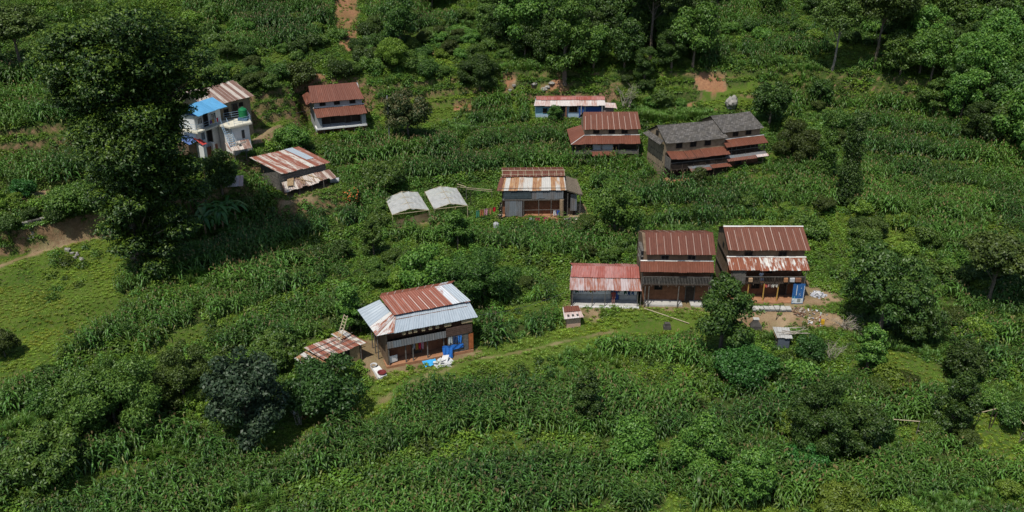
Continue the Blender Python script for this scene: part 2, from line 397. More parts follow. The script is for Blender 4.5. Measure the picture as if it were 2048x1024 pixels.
def vnoise(X, Y, s, seed=0):
    X = np.asarray(X) / s; Y = np.asarray(Y) / s; xi, yi = np.floor(X).astype(int), np.floor(Y).astype(int); fx, fy = X - xi, Y - yi
    fx = fx * fx * (3 - 2 * fx); fy = fy * fy * (3 - 2 * fy)
    def h(a, b):
        v = np.sin(a * 127.1 + b * 311.7 + seed * 74.7) * 43758.5453; return v - np.floor(v)
    return (h(xi, yi) * (1 - fx) + h(xi + 1, yi) * fx) * (1 - fy) + (h(xi, yi + 1) * (1 - fx) + h(xi + 1, yi + 1) * fx) * fy
def zone(X, Y, Z, key, jit=5.0):
    q = project(np.stack([X, Y, Z], -1)); px, py = q[..., 0], q[..., 1]
    px = px + (vnoise(X, Y, 1.6, 3) - .5) * 2.2 * jit; py = py + (vnoise(X, Y, 1.6, 8) - .5) * 2 * jit
    m = np.zeros(px.shape, bool)
    for poly in ZONE[key]: m |= in_poly(px, py, poly)
    return m
PATHW = []
for pl in PATHS:
    P = [ground(*p)[:2] for p in pl]
    for a, b in zip(P[:-1], P[1:]): PATHW.append((a, b))
def path_dist(X, Y):
    d = np.full(np.shape(X), 1e9)
    for a, b in PATHW:
        v = b - a; t = np.clip(((X - a[0]) * v[0] + (Y - a[1]) * v[1]) / (v @ v), 0, 1)
        d = np.minimum(d, np.hypot(X - a[0] - t * v[0], Y - a[1] - t * v[1]))
    return d
def in_pad(X, Y, grow=.3):
    m = np.zeros(np.shape(X), bool)
    for cx, cy, hx, hy, r, pz in PADS:
        c, s = math.cos(r), math.sin(r); lx = (X - cx) * c + (Y - cy) * s; ly = -(X - cx) * s + (Y - cy) * c
        m |= (np.abs(lx) < hx + grow) & (np.abs(ly) < hy + grow)
    return m
xs = np.concatenate([np.arange(-420, -84, 12), np.arange(-84, 110, .42), np.arange(112, 430, 12)])
ys = np.concatenate([np.arange(-120, 38, 8), np.arange(40, 178, .42), np.arange(182, 420, 8)])
GX, GY = np.meshgrid(xs, ys); GZ = height(GX, GY)
far = ss(100, 160, np.abs(GX)); GZ = GZ + far * 6 * wob(GX, GY, .02)
nx, ny = len(xs), len(ys); idx = np.arange(nx * ny).reshape(ny, nx)
Fg = np.stack([idx[:-1, :-1], idx[:-1, 1:], idx[1:, 1:], idx[1:, :-1]], -1).reshape(-1, 4)
zl = zone(GX, GY, GZ, 'lime', 9).astype(float)
zd = np.maximum(zone(GX, GY, GZ, 'yard', 4), zone(GX, GY, GZ, 'scar', 4)).astype(float) * (.5 + .7 * vnoise(GX, GY, 1.4, 14))
pd = path_dist(GX, GY) + (vnoise(GX, GY, .9, 5) - .5) * .7
zp = np.where(GX < -30, (1 - ss(.2, .75, pd)) * (.7 + .6 * vnoise(GX, GY, 2.0, 2)), (1 - ss(.05, .42, pd)) * (vnoise(GX, GY, 2.4, 2) > .45) * .6)
bank = ss(.70, .80, terr_phase(GX, GY)) * (vnoise(GX, GY, 5, 17) > .3) * .8; zl = np.maximum(zl, bank)
padm = in_pad(GX, GY, .1).astype(float) * .75
lvg = np.stack([np.maximum(np.maximum(zd, zp), padm), zl, zone(GX, GY, GZ, 'scar', 5).astype(float)], -1).reshape(-1, 3)
def M_ground():
    m, t, b = mat_base('hillside_soil', .95, .1)
    at = N(t, 'Attribute'); at.attribute_name = 'lv'; sp = N(t, 'SeparateColor'); L(t, at.outputs['Color'], sp.inputs[0])
    tc = N(t, 'TexCoord').outputs['Object']
    f1 = rng_map(t, noise(t, tc, .35, 6, .7), .35, .65); f2 = rng_map(t, noise(t, tc, 3.2, 5, .7), .32, .68)
    g = mixc(t, f1, (.018, .04, .008, 1), (.045, .085, .013, 1)); g = mixc(t, math_(t, 'MULTIPLY', f2, .5), g, (.05, .045, .02, 1))
    f3 = rng_map(t, noise(t, tc, .12, 4, .6), .4, .6)
    lime = mixc(t, f1, (.038, .095, .011, 1), (.08, .145, .018, 1)); lime = mixc(t, math_(t, 'MULTIPLY', f2, .7), lime, (.05, .06, .018, 1))
    lime = mixc(t, math_(t, 'MULTIPLY', f3, .55), lime, (.10, .15, .018, 1))
    g = mixc(t, sp.outputs[1], g, lime)
    d = mixc(t, f1, (.24, .155, .085, 1), (.40, .29, .18, 1)); d = mixc(t, math_(t, 'MULTIPLY', f2, .55), d, (.11, .072, .042, 1))
    d = mixc(t, math_(t, 'MULTIPLY', sp.outputs[2], .75), d, mixc(t, f2, (.36, .17, .085, 1), (.20, .085, .045, 1)))
    fac = math_(t, 'ADD', sp.outputs[0], math_(t, 'MULTIPLY', math_(t, 'SUBTRACT', f2, .5), .5), clamp=True)
    g = mixc(t, fac, g, d)
    nz = N(t, 'SeparateXYZ'); L(t, N(t, 'NewGeometry').outputs['Normal'], nz.inputs[0])
    st = math_(t, 'MULTIPLY', rng_map(t, nz.outputs[2], .70, .52), rng_map(t, noise(t, tc, .8, 4), .4, .55))
    e = mixc(t, f2, (.10, .065, .035, 1), (.25, .16, .09, 1))
    L(t, mixc(t, st, g, e), b.inputs['Base Color'])
    bp = N(t, 'Bump'); bp.inputs['Strength'].default_value = .7; bp.inputs['Distance'].default_value = .2
    L(t, noise(t, tc, 4.5, 6, .7), bp.inputs['Height']); L(t, bp.outputs[0], b.inputs['Normal'])
    return m
me = npmesh('hillside', np.stack([GX, GY, GZ], -1).reshape(-1, 3), Fg, [M_ground()], lv=lvg, smooth=True)
tag(link('hillside', me), kind='structure', label='terraced hillside of soil and grass with footpaths')
# ---------------------------------------------------------------- vegetation kit
def norm(a): return a / np.maximum(np.linalg.norm(a, axis=-1, keepdims=True), 1e-9)
def leaf_quads(P, Nn, size, g, aspect=.5, fold=.18, axis=None):
    """one bent diamond per point P with normal Nn; returns V (n*4,3), F (n,4)"""
    n = len(P); r = g.normal(size=(n, 3)) if axis is None else axis
    t = norm(np.cross(Nn, np.cross(r, Nn))); s = np.cross(Nn, t)
    size = np.broadcast_to(size, (n,))[:, None]
    a = P - t * size * .5; c = P + t * size * .5 - Nn * size * fold
    b = P + s * size * aspect * .5 + Nn * size * fold * .5; d = P - s * size * aspect * .5 + Nn * size * fold * .5
    V = np.stack([a, d, c, b], 1).reshape(-1, 3); return V, np.arange(4 * n).reshape(n, 4)
def merge(parts):
    V = []; F = []; M = []; C = []; o = 0
    for v, f, m, c in parts:
        V.append(v); F.append(f + o); M.append(np.full(len(f), m) if np.isscalar(m) else m); C.append(c); o += len(v)
    return np.concatenate(V), np.concatenate(F), np.concatenate(M), np.concatenate(C)
def crown(blobs, size, g, cover=2.2, aspect=.55, up=.35, tipk=.5, rough=.28, rosette=0, droop=0.0, stretch=None):
    blobs = np.array(blobs, float); parts = []
    zmin, zmax = (blobs[:, 2] - blobs[:, 5]).min(), (blobs[:, 2] + blobs[:, 5]).max()
    for cx, cy, cz, rx, ry, rz in blobs:
        area = 4 * math.pi * ((rx * ry) ** 1.6 / 3 + (rx * rz) ** 1.6 / 3 + (ry * rz) ** 1.6 / 3) ** (1 / 1.6)
        n = int(area * cover / (size * size * aspect * .55) / (6 if rosette else 1)); n = max(n, 6)
        d = norm(g.normal(size=(n, 3))); keep = g.random(n) < np.clip(.68 + .55 * d[:, 2], .3, 1); d = d[keep]; n = len(d)
        lump = 1 + rough * .5 * np.sin(d[:, 0] * 13 + cy * 5) * np.sin(d[:, 1] * 12 + cx * 4) + rough * (np.sin(d[:, 0] * 7 + cx * 3) * np.sin(d[:, 1] * 6 + cy * 2) * np.sin(d[:, 2] * 8 + cz)) 
        rad = (1 - np.abs(g.normal(0, .16, n)) + (g.random(n) < .07) * g.random(n) * .25) * lump
        P = np.array([cx, cy, cz]) + d * np.array([rx, ry, rz]) * rad[:, None]
        Nn = norm(d * .55 + np.array([0, 0, up]) + g.normal(0, .42, (n, 3)))
        tone = g.random(n) * .55 + .25 * g.random() 
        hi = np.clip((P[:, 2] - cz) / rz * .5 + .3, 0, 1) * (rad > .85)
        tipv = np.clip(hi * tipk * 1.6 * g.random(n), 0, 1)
        if rosette:
            m = rosette; ang = np.linspace(0, 2 * math.pi, m, endpoint=False)[None, :] + g.random((n, 1)) * 6
            t = norm(np.cross(Nn, g.normal(size=(n, 3)))); s = np.cross(Nn, t)
            ax = t[:, None] * np.cos(ang)[..., None] + s[:, None] * np.sin(ang)[..., None]
            Q = P[:, None] + ax * size * .55; N2 = norm(Nn[:, None] + ax * .35 + g.normal(0, .15, ax.shape))
            V, F = leaf_quads(Q.reshape(-1, 3), N2.reshape(-1, 3), size * (.75 + .5 * g.random(n * m)), g, aspect, axis=ax.reshape(-1, 3))
            tone = np.repeat(tone, m); tipv = np.repeat(tipv, m)
        else:
            ax = None
            if droop: ax = norm(g.normal(size=(n, 3)) * .6 + np.array([0, 0, -droop]))
            V, F = leaf_quads(P, Nn, size * (.7 + .6 * g.random(n)), g, aspect, axis=ax)
        C = np.stack([tone, tipv, tone], -1).repeat(4, 0); parts.append((V, F, 0, C))
    V, F, M, C = merge(parts); return V, F, C
def blobs_ellipsoid(g, n, R_, H, base, k=.42, flat=.75, fill=.25, low=-.35):
    """n foliage clumps over an ellipsoid crown of radius R_, height H sitting at z=base"""
    out = []; cz = base + H / 2
    for i in range(n):
        if g.random() < fill: d = norm(g.normal(size=3)) * g.random() * .55
        else:
            d = norm(g.normal(size=3)); 
            while d[2] < low: d = norm(g.normal(size=3))
        r = k * (.55 + .8 * g.random()) * R_
        f = .68 + .34 * g.random()
        hz = min(r * flat, H * .45)
        out.append((d[0] * (R_ - r * .75) * f, d[1] * (R_ - r * .75) * f, max(cz + d[2] * (H / 2 - hz * .7) * f, base + hz * .5), r, r, hz))
    return out
def trunk_mb(g, H, r, tips, lean=.04, n=7):
    m = MB(); pts = []; x = y = 0.0; k = 6
    for i in range(k + 1):
        f = i / k; pts.append((x, y, f * H - .4 * (i == 0))); x += g.normal(0, lean) * H / k; y += g.normal(0, lean) * H / k
    m.tube(pts, [r * (1.25 - f / k * .95) for f in range(k + 1)], n)
    for tx, ty, tz in tips:
        f = g.uniform(.45, .92); j = min(int(f * k), k - 1); p = Vector(pts[j]).lerp(Vector(pts[j + 1]), f * k - j)
        if tz < p.z: p = Vector(pts[max(1, j - 2)])
        q = Vector((tx, ty, tz)); mid = p.lerp(q, .5) + Vector((g.normal(0, .1), g.normal(0, .1), .25 * g.random())) * .6
        rr = r * (1 - f * .7) * .5
        m.tube([p, mid, q], [rr, rr * .65, rr * .25], 5)
    return m
bark = M_plain('bark', (.11, .085, .06), .95, .4, 4, (.19, .16, .125), bump=.6, bscale=9)
bark_pale = M_plain('bark_pale', (.22, .19, .15), .95, .4, 4, (.34, .30, .25), bump=.5, bscale=9)
deadwood = M_plain('deadwood', (.30, .26, .21), .95, .35, 5, (.45, .40, .33))
LEAF = dict(
 big=M_leaf('leaf_big', (.011, .042, .008), (.038, .102, .014), (.15, .25, .024)),
 dark=M_leaf('leaf_dark', (0.020, 0.057, 0.009), (0.056, 0.118, 0.019), (0.124, 0.199, 0.028)),
 mid=M_leaf('leaf_mid', (0.037, 0.102, 0.014), (0.094, 0.192, 0.027), (0.200, 0.310, 0.044)),
 bright=M_leaf('leaf_bright', (.018, .075, .014), (.050, .15, .024), (.09, .22, .04)),
 blue=M_leaf('leaf_blue', (.013, .030, .013), (.036, .064, .028), (.09, .13, .065)),
 olive=M_leaf('leaf_olive', (.035, .066, .011), (.080, .130, .020), (.14, .19, .03)),
 lime=M_leaf('leaf_lime', (0.075, 0.149, 0.015), (0.150, 0.248, 0.024), (0.262, 0.360, 0.044)),
 tan=M_leaf('leaf_tan', (.022, .055, .012), (.055, .095, .022), (.26, .19, .09)),
)
# style: blobs n, blob size k, leaf size, aspect, cover, rosette, crown base share, flat
STY = dict(
 round=dict(n=38, k=.29, size=.30, aspect=.55, rosette=0, base=.03, flat=.8, low=-.7, up=.3),
 bush=dict(n=32, k=.30, size=.24, aspect=.6, rosette=0, base=.0, flat=.8, low=-.8, up=.3),
 rosette=dict(n=28, k=.32, size=.34, aspect=.42, rosette=5, base=.02, flat=.7, low=-.8, up=.5),
 spread=dict(n=34, k=.30, size=.32, aspect=.5, rosette=0, base=.35, flat=.5, low=-.25, up=.5),
 fine=dict(n=44, k=.25, size=.20, aspect=.4, rosette=0, base=.0, flat=.75, low=-.8, up=.3),
 tall=dict(n=34, k=.32, size=.28, aspect=.5, rosette=0, base=.42, flat=.7, low=-.5, up=.3),
 column=dict(n=26, k=.55, size=.28, aspect=.6, rosette=0, base=.03, flat=.6, low=-1, up=.2),
)
def tree_meshes(name, seed, R_, H, style, leaf, pale=False, cover=1.5):
    g = np.random.default_rng(seed); s = STY[style]; base = H * s['base']
    n = int(s['n'] * (1 if R_ < 4.5 else (R_ / 4.5) ** 1.1))
    if style == 'column':
        bl = []
        for i in range(n):
            f = i / n; r = R_ * s['k'] * (1.15 - .5 * f) * g.uniform(.8, 1.2); a = g.random() * 6.28; o = R_ * .45 * g.random()
            bl.append((math.cos(a) * o, math.sin(a) * o, base + (H - base - r) * f + r * .5, r, r, r * .8))
    else: bl = blobs_ellipsoid(g, n, R_, H - base, base, s['k'] * (1 if R_ < 4.5 else (4.5 / R_) ** .45), s['flat'], .2, s['low'])
    size = s['size'] * min(1.25, max(.62, (R_ / 3.2) ** .5))
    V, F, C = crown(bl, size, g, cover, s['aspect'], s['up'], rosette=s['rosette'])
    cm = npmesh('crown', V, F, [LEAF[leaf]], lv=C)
    tips = [(b[0] * .85, b[1] * .85, b[2]) for b in bl[:: max(1, len(bl) // 9)]]
    tm = trunk_mb(g, base + (H - base) * .62, max(.05, H * (.014 if style == 'tall' else .022)), tips)
    return cm, tm
def build_tree(name, label, cat, x, y, z, R_, H, style, leaf, seed, group=None, rot=0.0, pale=False, cover=1.5, crown_name='crown'):
    t = thing(name, label, cat, (x, y, z - .05), rot, group)
    cm, tm = tree_meshes(name, seed, R_, H, style, leaf, pale, cover)
    link(crown_name, cm, t); tm.build('trunk', bark_pale if pale else bark, t); return t
def dup(root, loc, rotz, scale=1.0, label=None, group=None, sz=None):
    r = root.copy(); SC.collection.objects.link(r); r.location = loc; r.rotation_euler = (0, 0, rotz); r.scale = (scale, scale, scale * (sz or 1))
    if label: r['label'] = label
    if group: r['group'] = group
    for ch in list(root.children):
        c = ch.copy(); SC.collection.objects.link(c); c.parent = r
    return r
# ------------------------------------------------------ small plants used in masses
def maize_mesh(seed, H=2.2):
    g = np.random.default_rng(seed); parts = []; nl = 12
    az = g.random() * 6.28
    sw = np.array([.02, .02])
    st = np.array([[math.cos(a) * .018, math.sin(a) * .018] for a in (0, 2.1, 4.2)])
    lean = g.normal(0, .05, 2)
    V = np.concatenate([np.c_[st, np.zeros(3)], np.c_[st + lean * H, np.full(3, H)]]); F = np.array([[0, 1, 4, 3], [1, 2, 5, 4], [2, 0, 3, 5]])
    parts.append((V, F, 0, np.tile([.5, .1, 0], (6, 1))))
    for i in range(nl):
        f = .12 + .84 * i / nl; z0 = f * H; a = az + math.pi * i + g.normal(0, .45)
        Ln = (.55 + .45 * math.sin(math.pi * min(1, f * 1.05))) * g.uniform(.85, 1.15); rise = g.uniform(.35, .75); dr = g.uniform(.75, 1.35)
        ts = np.linspace(0, 1, 6); rr = Ln * ts * (1 - .18 * ts); zz = z0 + Ln * (rise * ts * 1.3 - dr * ts ** 2.1)
        wd = .062 * (np.sin(np.pi * (ts * .86 + .1)) ** .7) * g.uniform(.9, 1.2); wd[-1] = .006
        a2 = a + ts * g.normal(0, .35); dx, dy = np.cos(a2), np.sin(a2); tw = g.normal(0, .35)
        cx, cy = lean[0] * z0 + dx * rr, lean[1] * z0 + dy * rr
        A = np.stack([cx - dy * wd, cy + dx * wd, zz + wd * (.55 + tw * ts)], -1); B = np.stack([cx + dy * wd, cy - dx * wd, zz + wd * (.55 - tw * ts)], -1); Cc = np.stack([cx, cy, zz], -1)
        V = np.stack([A, Cc, B], 1).reshape(-1, 3)
        F = np.array([q for k in range(5) for q in ([3 * k, 3 * k + 1, 3 * k + 4, 3 * k + 3], [3 * k + 1, 3 * k + 2, 3 * k + 5, 3 * k + 4])])
        dry = 1.0 if (f < .3 and g.random() < .5) else .12 * g.random()
        parts.append((V, F, 0, np.tile([g.random() ** 1.5, dry * .6, 0], (18, 1))))
    if g.random() < .85:
        for k in range(5):
            a = g.random() * 6.28; r = .13 * (k > 0); b = np.array([lean[0] * H, lean[1] * H, H - .03]); t = b + [math.cos(a) * r, math.sin(a) * r, .34 - .1 * (k > 0)]
            o = np.array([-math.sin(a), math.cos(a), 0]) * .014
            parts.append((np.array([b - o, b + o, t + o, t - o]), np.array([[0, 1, 2, 3]]), 1, np.tile([g.random(), 0, 0], (4, 1))))
    return merge(parts)
mz_leaf = M_leaf('maize_leaf', (.014, .058, .009), (.088, .205, .034), (0.355, 0.303, 0.111), trans=.32, rough=.42, inst=True, spec=.4)
mz_tas = M_leaf('maize_tassel', (.15, .13, .06), (.27, .21, .11), trans=.2, inst=True)
def clump_mesh(seed, n, R_, H, size, aspect=.6, stems=0):
    g = np.random.default_rng(seed); d = norm(g.normal(size=(n, 3))); d[:, 2] = np.abs(d[:, 2])
    P = d * np.array([R_, R_, H]) * (g.random((n, 1)) ** .4); P[:, 2] += size * .2
    Nn = norm(d * .5 + [0, 0, .8] + g.normal(0, .35, (n, 3)))
    V, F = leaf_quads(P, Nn, size * (.6 + .8 * g.random(n)), g, aspect)
    C = np.stack([g.random(n), g.random(n) * .5 * (P[:, 2] > H * .6), g.random(n)], -1).repeat(4, 0); return V, F, np.zeros(n, int), C
def tuft_mesh(seed, n, H, spread, w):
    g = np.random.default_rng(seed); a = g.random(n) * 6.28; r0 = g.random(n) * .12 * spread; b = np.stack([np.cos(a) * r0, np.sin(a) * r0, np.zeros(n)], -1)
    h = H * (.6 + .5 * g.random(n)); sp = spread * (.3 + .7 * g.random(n)); dirv = np.stack([np.cos(a), np.sin(a), np.zeros(n)], -1); s = np.stack([-np.sin(a), np.cos(a), np.zeros(n)], -1) * w
    m = b + dirv * sp[:, None] * .35 + np.stack([0 * h, 0 * h, h * .75], -1); t = b + dirv * sp[:, None] + np.stack([0 * h, 0 * h, h * .8], -1)
    V = np.stack([b - s, b + s, m + s * .8, m - s * .8, t + s * .15, t - s * .15], 1).reshape(-1, 3)
    F = np.array([q for k in range(n) for q in ([6 * k, 6 * k + 1, 6 * k + 2, 6 * k + 3], [6 * k + 3, 6 * k + 2, 6 * k + 4, 6 * k + 5])])
    C = np.stack([g.random(n), g.random(n) * .4, g.random(n)], -1).repeat(6, 0); return V, F, np.zeros(len(F), int), C
weed_leaf = M_leaf('weed_leaf', (0.045, 0.108, 0.012), (0.103, 0.202, 0.022), (0.219, 0.303, 0.039), inst=True)
grass_leaf = M_leaf('grass_leaf', (0.071, 0.151, 0.013), (0.156, 0.252, 0.025), (0.285, 0.328, 0.056), inst=True)
yellow_leaf = M_leaf('yellow_grass_leaf', (.09, .14, .012), (.19, .25, .022), (.30, .32, .06), inst=True)  # lime yellow grass, its own colour
tall_leaf = M_leaf('reed_leaf', (0.038, 0.113, 0.018), (0.090, 0.202, 0.028), (0.194, 0.265, 0.067), inst=True)
def proto(name, data, mats):
    V, F, M, C = data; return npmesh(name, V, F, mats, M, C)
def scatter(name, P, rot, scl, kix, objs, **kw):
    me = bpy.data.meshes.new(name); me.vertices.add(len(P)); me.vertices.foreach_set('co', np.asarray(P, np.float32).ravel())
    for nm, ar in (('rz', rot), ('scl', scl)):
        a = me.attributes.new(nm, 'FLOAT', 'POINT'); a.data.foreach_set('value', np.asarray(ar, np.float32))
    a = me.attributes.new('kindi', 'INT', 'POINT'); a.data.foreach_set('value', np.asarray(kix, np.int32))
    o = link(name, me); col = bpy.data.collections.new(name + '_kinds')
    for p in objs: col.objects.link(p)
    ng = bpy.data.node_groups.new(name, 'GeometryNodeTree'); ng.interface.new_socket('Geometry', in_out='INPUT', socket_type='NodeSocketGeometry'); ng.interface.new_socket('Geometry', in_out='OUTPUT', socket_type='NodeSocketGeometry')
    n = ng.nodes; gi = n.new('NodeGroupInput'); go = n.new('NodeGroupOutput'); ip = n.new('GeometryNodeInstanceOnPoints'); ci = n.new('GeometryNodeCollectionInfo')
    ci.inputs['Collection'].default_value = col; ci.inputs['Separate Children'].default_value = True; ci.inputs['Reset Children'].default_value = True
    def attr(nm, tp):
        x = n.new('GeometryNodeInputNamedAttribute'); x.data_type = tp; x.inputs[0].default_value = nm; return [q for q in x.outputs if q.enabled][0]
    ng.links.new(gi.outputs[0], ip.inputs['Points']); ng.links.new(ci.outputs[0], ip.inputs['Instance']); ip.inputs['Pick Instance'].default_value = True
    ng.links.new(attr('kindi', 'INT'), ip.inputs['Instance Index'])
    cx = n.new('ShaderNodeCombineXYZ'); ng.links.new(attr('rz', 'FLOAT'), cx.inputs[2]); ng.links.new(cx.outputs[0], ip.inputs['Rotation'])
    ng.links.new(attr('scl', 'FLOAT'), ip.inputs['Scale']); ng.links.new(ip.outputs[0], go.inputs[0])
    md = o.modifiers.new('scatter', 'NODES'); md.node_group = ng; return tag(o, **kw)
def free(name, me):       # a source mesh that stands nowhere itself
    return bpy.data.objects.new(name, me)
# ---------------------------------------------------------------- masses: maize, weeds, grass, shrubs
def cand(dx, dy, x0=-75, x1=95, y0=42, y1=175, jit=.3):
    X, Y = np.meshgrid(np.arange(x0, x1, dx), np.arange(y0, y1, dy)); X = X.ravel(); Y = Y.ravel()
    X = X + rng.uniform(-jit, jit, X.size) * dx; Y = Y + rng.uniform(-jit, jit, Y.size) * dy
    return X, Y
def vis(X, Y, Z, mg=380):
    q = project(np.stack([X, Y, Z + 1], -1)); return (q[:, 0] > -mg) & (q[:, 0] < 2048 + mg) & (q[:, 1] > -mg) & (q[:, 1] < 1024 + mg), q
# maize in contour rows
X, Y = cand(.46, .58, jit=.38); Y = np.where(X < 10, Y - .009 * (np.maximum(X, -30) - 10) ** 2 + .72 * np.minimum(X + 30, 0), Y)
X2, Y2 = cand(.50, .62, jit=.38, y0=70, y1=175, x0=-75, x1=0); Y2 = Y2 - .009 * (np.maximum(X2, -30) - 10) ** 2 + .72 * np.minimum(X2 + 30, 0) + 0
X, Y = (np.concatenate([X, X2[Y2 > 175 - 60]]), np.concatenate([Y, Y2[Y2 > 175 - 60]]))
Z = height(X, Y); m, q = vis(X, Y, Z); X, Y, Z = X[m], Y[m], Z[m]
m = zone(X, Y, Z, 'maize', 7) & ~in_pad(X, Y, .5) & (path_dist(X, Y) > .9) & (vnoise(X, Y, 3.6, 11) + .55 * vnoise(X, Y, 1.2, 12) > .46)
e = .7; sl = np.abs(height(X, Y + e) - height(X, Y - e)) / (2 * e); m &= sl < .95; m &= (terr_phase(X, Y) < .70 + .1 * vnoise(X, Y, 2, 15)) | (vnoise(X, Y, 4, 16) < .25)
X, Y, Z = X[m], Y[m], Z[m]; q = project(np.stack([X, Y, Z], -1)); order = np.argsort(q[:, 2])
X, Y, Z, q = X[order], Y[order], Z[order], q[order]
mzmesh = [proto('maize_plant', maize_mesh(100 + i, 2.0 + .08 * i), [mz_leaf, mz_tas]) for i in range(7)]
infr = (q[:, 0] > 4) & (q[:, 0] < 2044) & (q[:, 1] - 30 < 1020) & (q[:, 1] > 0)
near = np.nonzero(infr)[0][:300]; isn = np.zeros(len(X), bool); isn[near] = True
hs = .62 + .55 * vnoise(X, Y, 3.4, 21) + rng.uniform(-.16, .14, len(X))
for i in near:
    o = bpy.data.objects.new('maize_plant', mzmesh[int(rng.integers(7))]); SC.collection.objects.link(o)
    o.location = (X[i], Y[i], Z[i] - .03); o.rotation_euler = (rng.normal(0, .05), rng.normal(0, .05), rng.uniform(0, 6.28)); o.scale = (hs[i],) * 3
    tag(o, 'green maize plant in the nearest rows along the bottom edge of the photo', 'maize plant', 'maize plants in the nearest rows')
r = ~isn
scatter('maize_field', np.stack([X, Y, Z - .03], -1)[r], rng.uniform(0, 6.28, r.sum()), hs[r], rng.integers(0, 7, r.sum()), [free('maize_kind', m_) for m_ in mzmesh], kind='stuff', label='maize crop covering the terraced fields between the houses', cat='maize')
print('maize', len(X))
# weeds and low leafy plants
X, Y = cand(.36, .38, jit=.5); Z = height(X, Y); m, q = vis(X, Y, Z, 300); X, Y, Z = X[m], Y[m], Z[m]
pdd = path_dist(X, Y); bare = (zone(X, Y, Z, 'yard', 3) | zone(X, Y, Z, 'scar', 3)); lm = zone(X, Y, Z, 'lime', 9) | ((terr_phase(X, Y) > .74) & (vnoise(X, Y, 5, 17) > .6)); yg = zone(X, Y, Z, 'young', 6); mzz = zone(X, Y, Z, 'maize', 7)
inp = in_pad(X, Y, -.6); ok = ~inp & (pdd > .38) & (~bare | (rng.random(len(X)) < .16))
k = np.where((vnoise(X, Y, 7, 31) > .66) & ~in_pad(X, Y, 4) & (rng.random(len(X)) < .6), 5 + rng.integers(0, 2, len(X)), rng.integers(0, 5, len(X)))
k = np.where(yg, 5 + rng.integers(0, 2, len(X)), k); s = .55 + .9 * vnoise(X, Y, 2.5, 33); s = np.where(yg, s * 1.5, s); bk = (terr_phase(X, Y) > .7) & mzz; m = ok & ~lm & (rng.random(len(X)) < np.where(mzz & ~bk, .25, .95)); s = np.where(bk, s * 1.25, s)
wk = [free('weed_kind', proto('weed_clump', clump_mesh(200 + i, 26 + 4 * i, .36, .30 + .05 * i, .17 + .02 * (i % 3)), [weed_leaf])) for i in range(5)] + \
     [free('weed_kind', proto('reed_clump', tuft_mesh(220 + i, 30, .8 + .2 * i, .55, .02), [tall_leaf])) for i in range(2)]
scatter('weeds', np.stack([X, Y, Z - .02], -1)[m], rng.uniform(0, 6.28, m.sum()), s[m], k[m], wk, kind='stuff', label='leafy weeds and reeds between the fields', cat='weeds')
m = ok & lm & (rng.random(len(X)) < .97)
gk = [free('grass_kind', proto('grass_tuft', tuft_mesh(240 + i, 44, .20 + .05 * i, .40, .022), [grass_leaf])) for i in range(3)] + \
     [free('grass_kind', proto('low_herb', clump_mesh(250 + i, 40, .36, .12, .12), [grass_leaf])) for i in range(3)] + [free('grass_kind', proto('yellow_tuft', tuft_mesh(260 + i, 44, .24, .40, .022), [yellow_leaf])) for i in range(2)]
kg = np.where(zone(X, Y, Z, 'yellow_grass', 6), rng.integers(4, 8, len(X)), rng.integers(0, 6, len(X)))
scatter('grass', np.stack([X, Y, Z - .02], -1)[m], rng.uniform(0, 6.28, m.sum()), ((.55 + .7 * vnoise(X, Y, 1.8, 35)) * np.where(X < -28, .8, 1))[m], kg[m], gk, kind='stuff', label='short bright grass and herbs on the slopes beside the footpaths', cat='grass')
# undergrowth: waist-high scrub
X, Y = cand(1.15, 1.15, jit=.5); Z = height(X, Y); m, q = vis(X, Y, Z, 300); X, Y, Z = X[m], Y[m], Z[m]
mzz = zone(X, Y, Z, 'maize', 6); lm = zone(X, Y, Z, 'lime', 6); bare = zone(X, Y, Z, 'yard', 6) | zone(X, Y, Z, 'scar', 5)
m = (~lm | ((rng.random(len(X)) < .30) & (X < -25) & (vnoise(X, Y, 4, 51) > .5))) & ~bare & ~in_pad(X, Y, .9) & (path_dist(X, Y) > 1.2) & (rng.random(len(X)) < np.where(mzz & (terr_phase(X, Y) < .7), .15, .72))
sk = [free('scrub_kind', proto('scrub', clump_mesh(300 + i, 150, .75, .85, .2, .55), [LEAF[l_]])) for i, l_ in enumerate(('mid', 'dark', 'olive', 'mid', 'lime', 'mid', 'dark'))]
s = .55 + .95 * vnoise(X, Y, 3.2, 41) * rng.uniform(.7, 1.2, len(X))
scatter('undergrowth', np.stack([X, Y, Z - .1], -1)[m], rng.uniform(0, 6.28, m.sum()), s[m], rng.integers(0, 7, m.sum()), sk, kind='stuff', label='waist high scrub on the banks and field edges', cat='undergrowth')
# ---------------------------------------------------------------- building materials
mud = M_plain('mud_wall', (.25, .19, .125), .95, .35, 1.6, (.33, .26, .17), bump=.4)
mud_dark = M_plain('mud_wall_brown', (.17, .115, .07), .95, .4, 1.6, (.22, .155, .10), bump=.4)
mud_red = M_plain('red_clay', (.20, .085, .045), .95, .4, 1.8, (.28, .13, .07), bump=.3)
clay_floor = M_plain('clay_floor', (.33, .15, .075), .95, .3, 1.5, (.42, .22, .12))
wood_and_shade = M_plain('timber_and_shade', (.045, .032, .024), .85, .5, 3, (.075, .055, .042))  # real timber, and also the shade under awnings put into colour
wood_grey = M_plain('grey_timber', (.11, .10, .09), .85, .5, 4, (.19, .175, .155))
wood_tan = M_plain('tan_timber', (.30, .20, .10), .8, .4, 4, (.42, .30, .17))
wood_yel = M_plain('yellow_timber', (.46, .27, .06), .7, .25, 4, (.55, .34, .09))
white = M_plain('whitewash', (.68, .68, .66), .8, .10, .8, (.78, .78, .76))
grey_pl = M_plain('grey_plaster', (.38, .39, .40), .85, .25, 1.0, (.42, .43, .44))
conc = M_plain('concrete', (.42, .41, .38), .9, .25, 2, (.55, .53, .49))
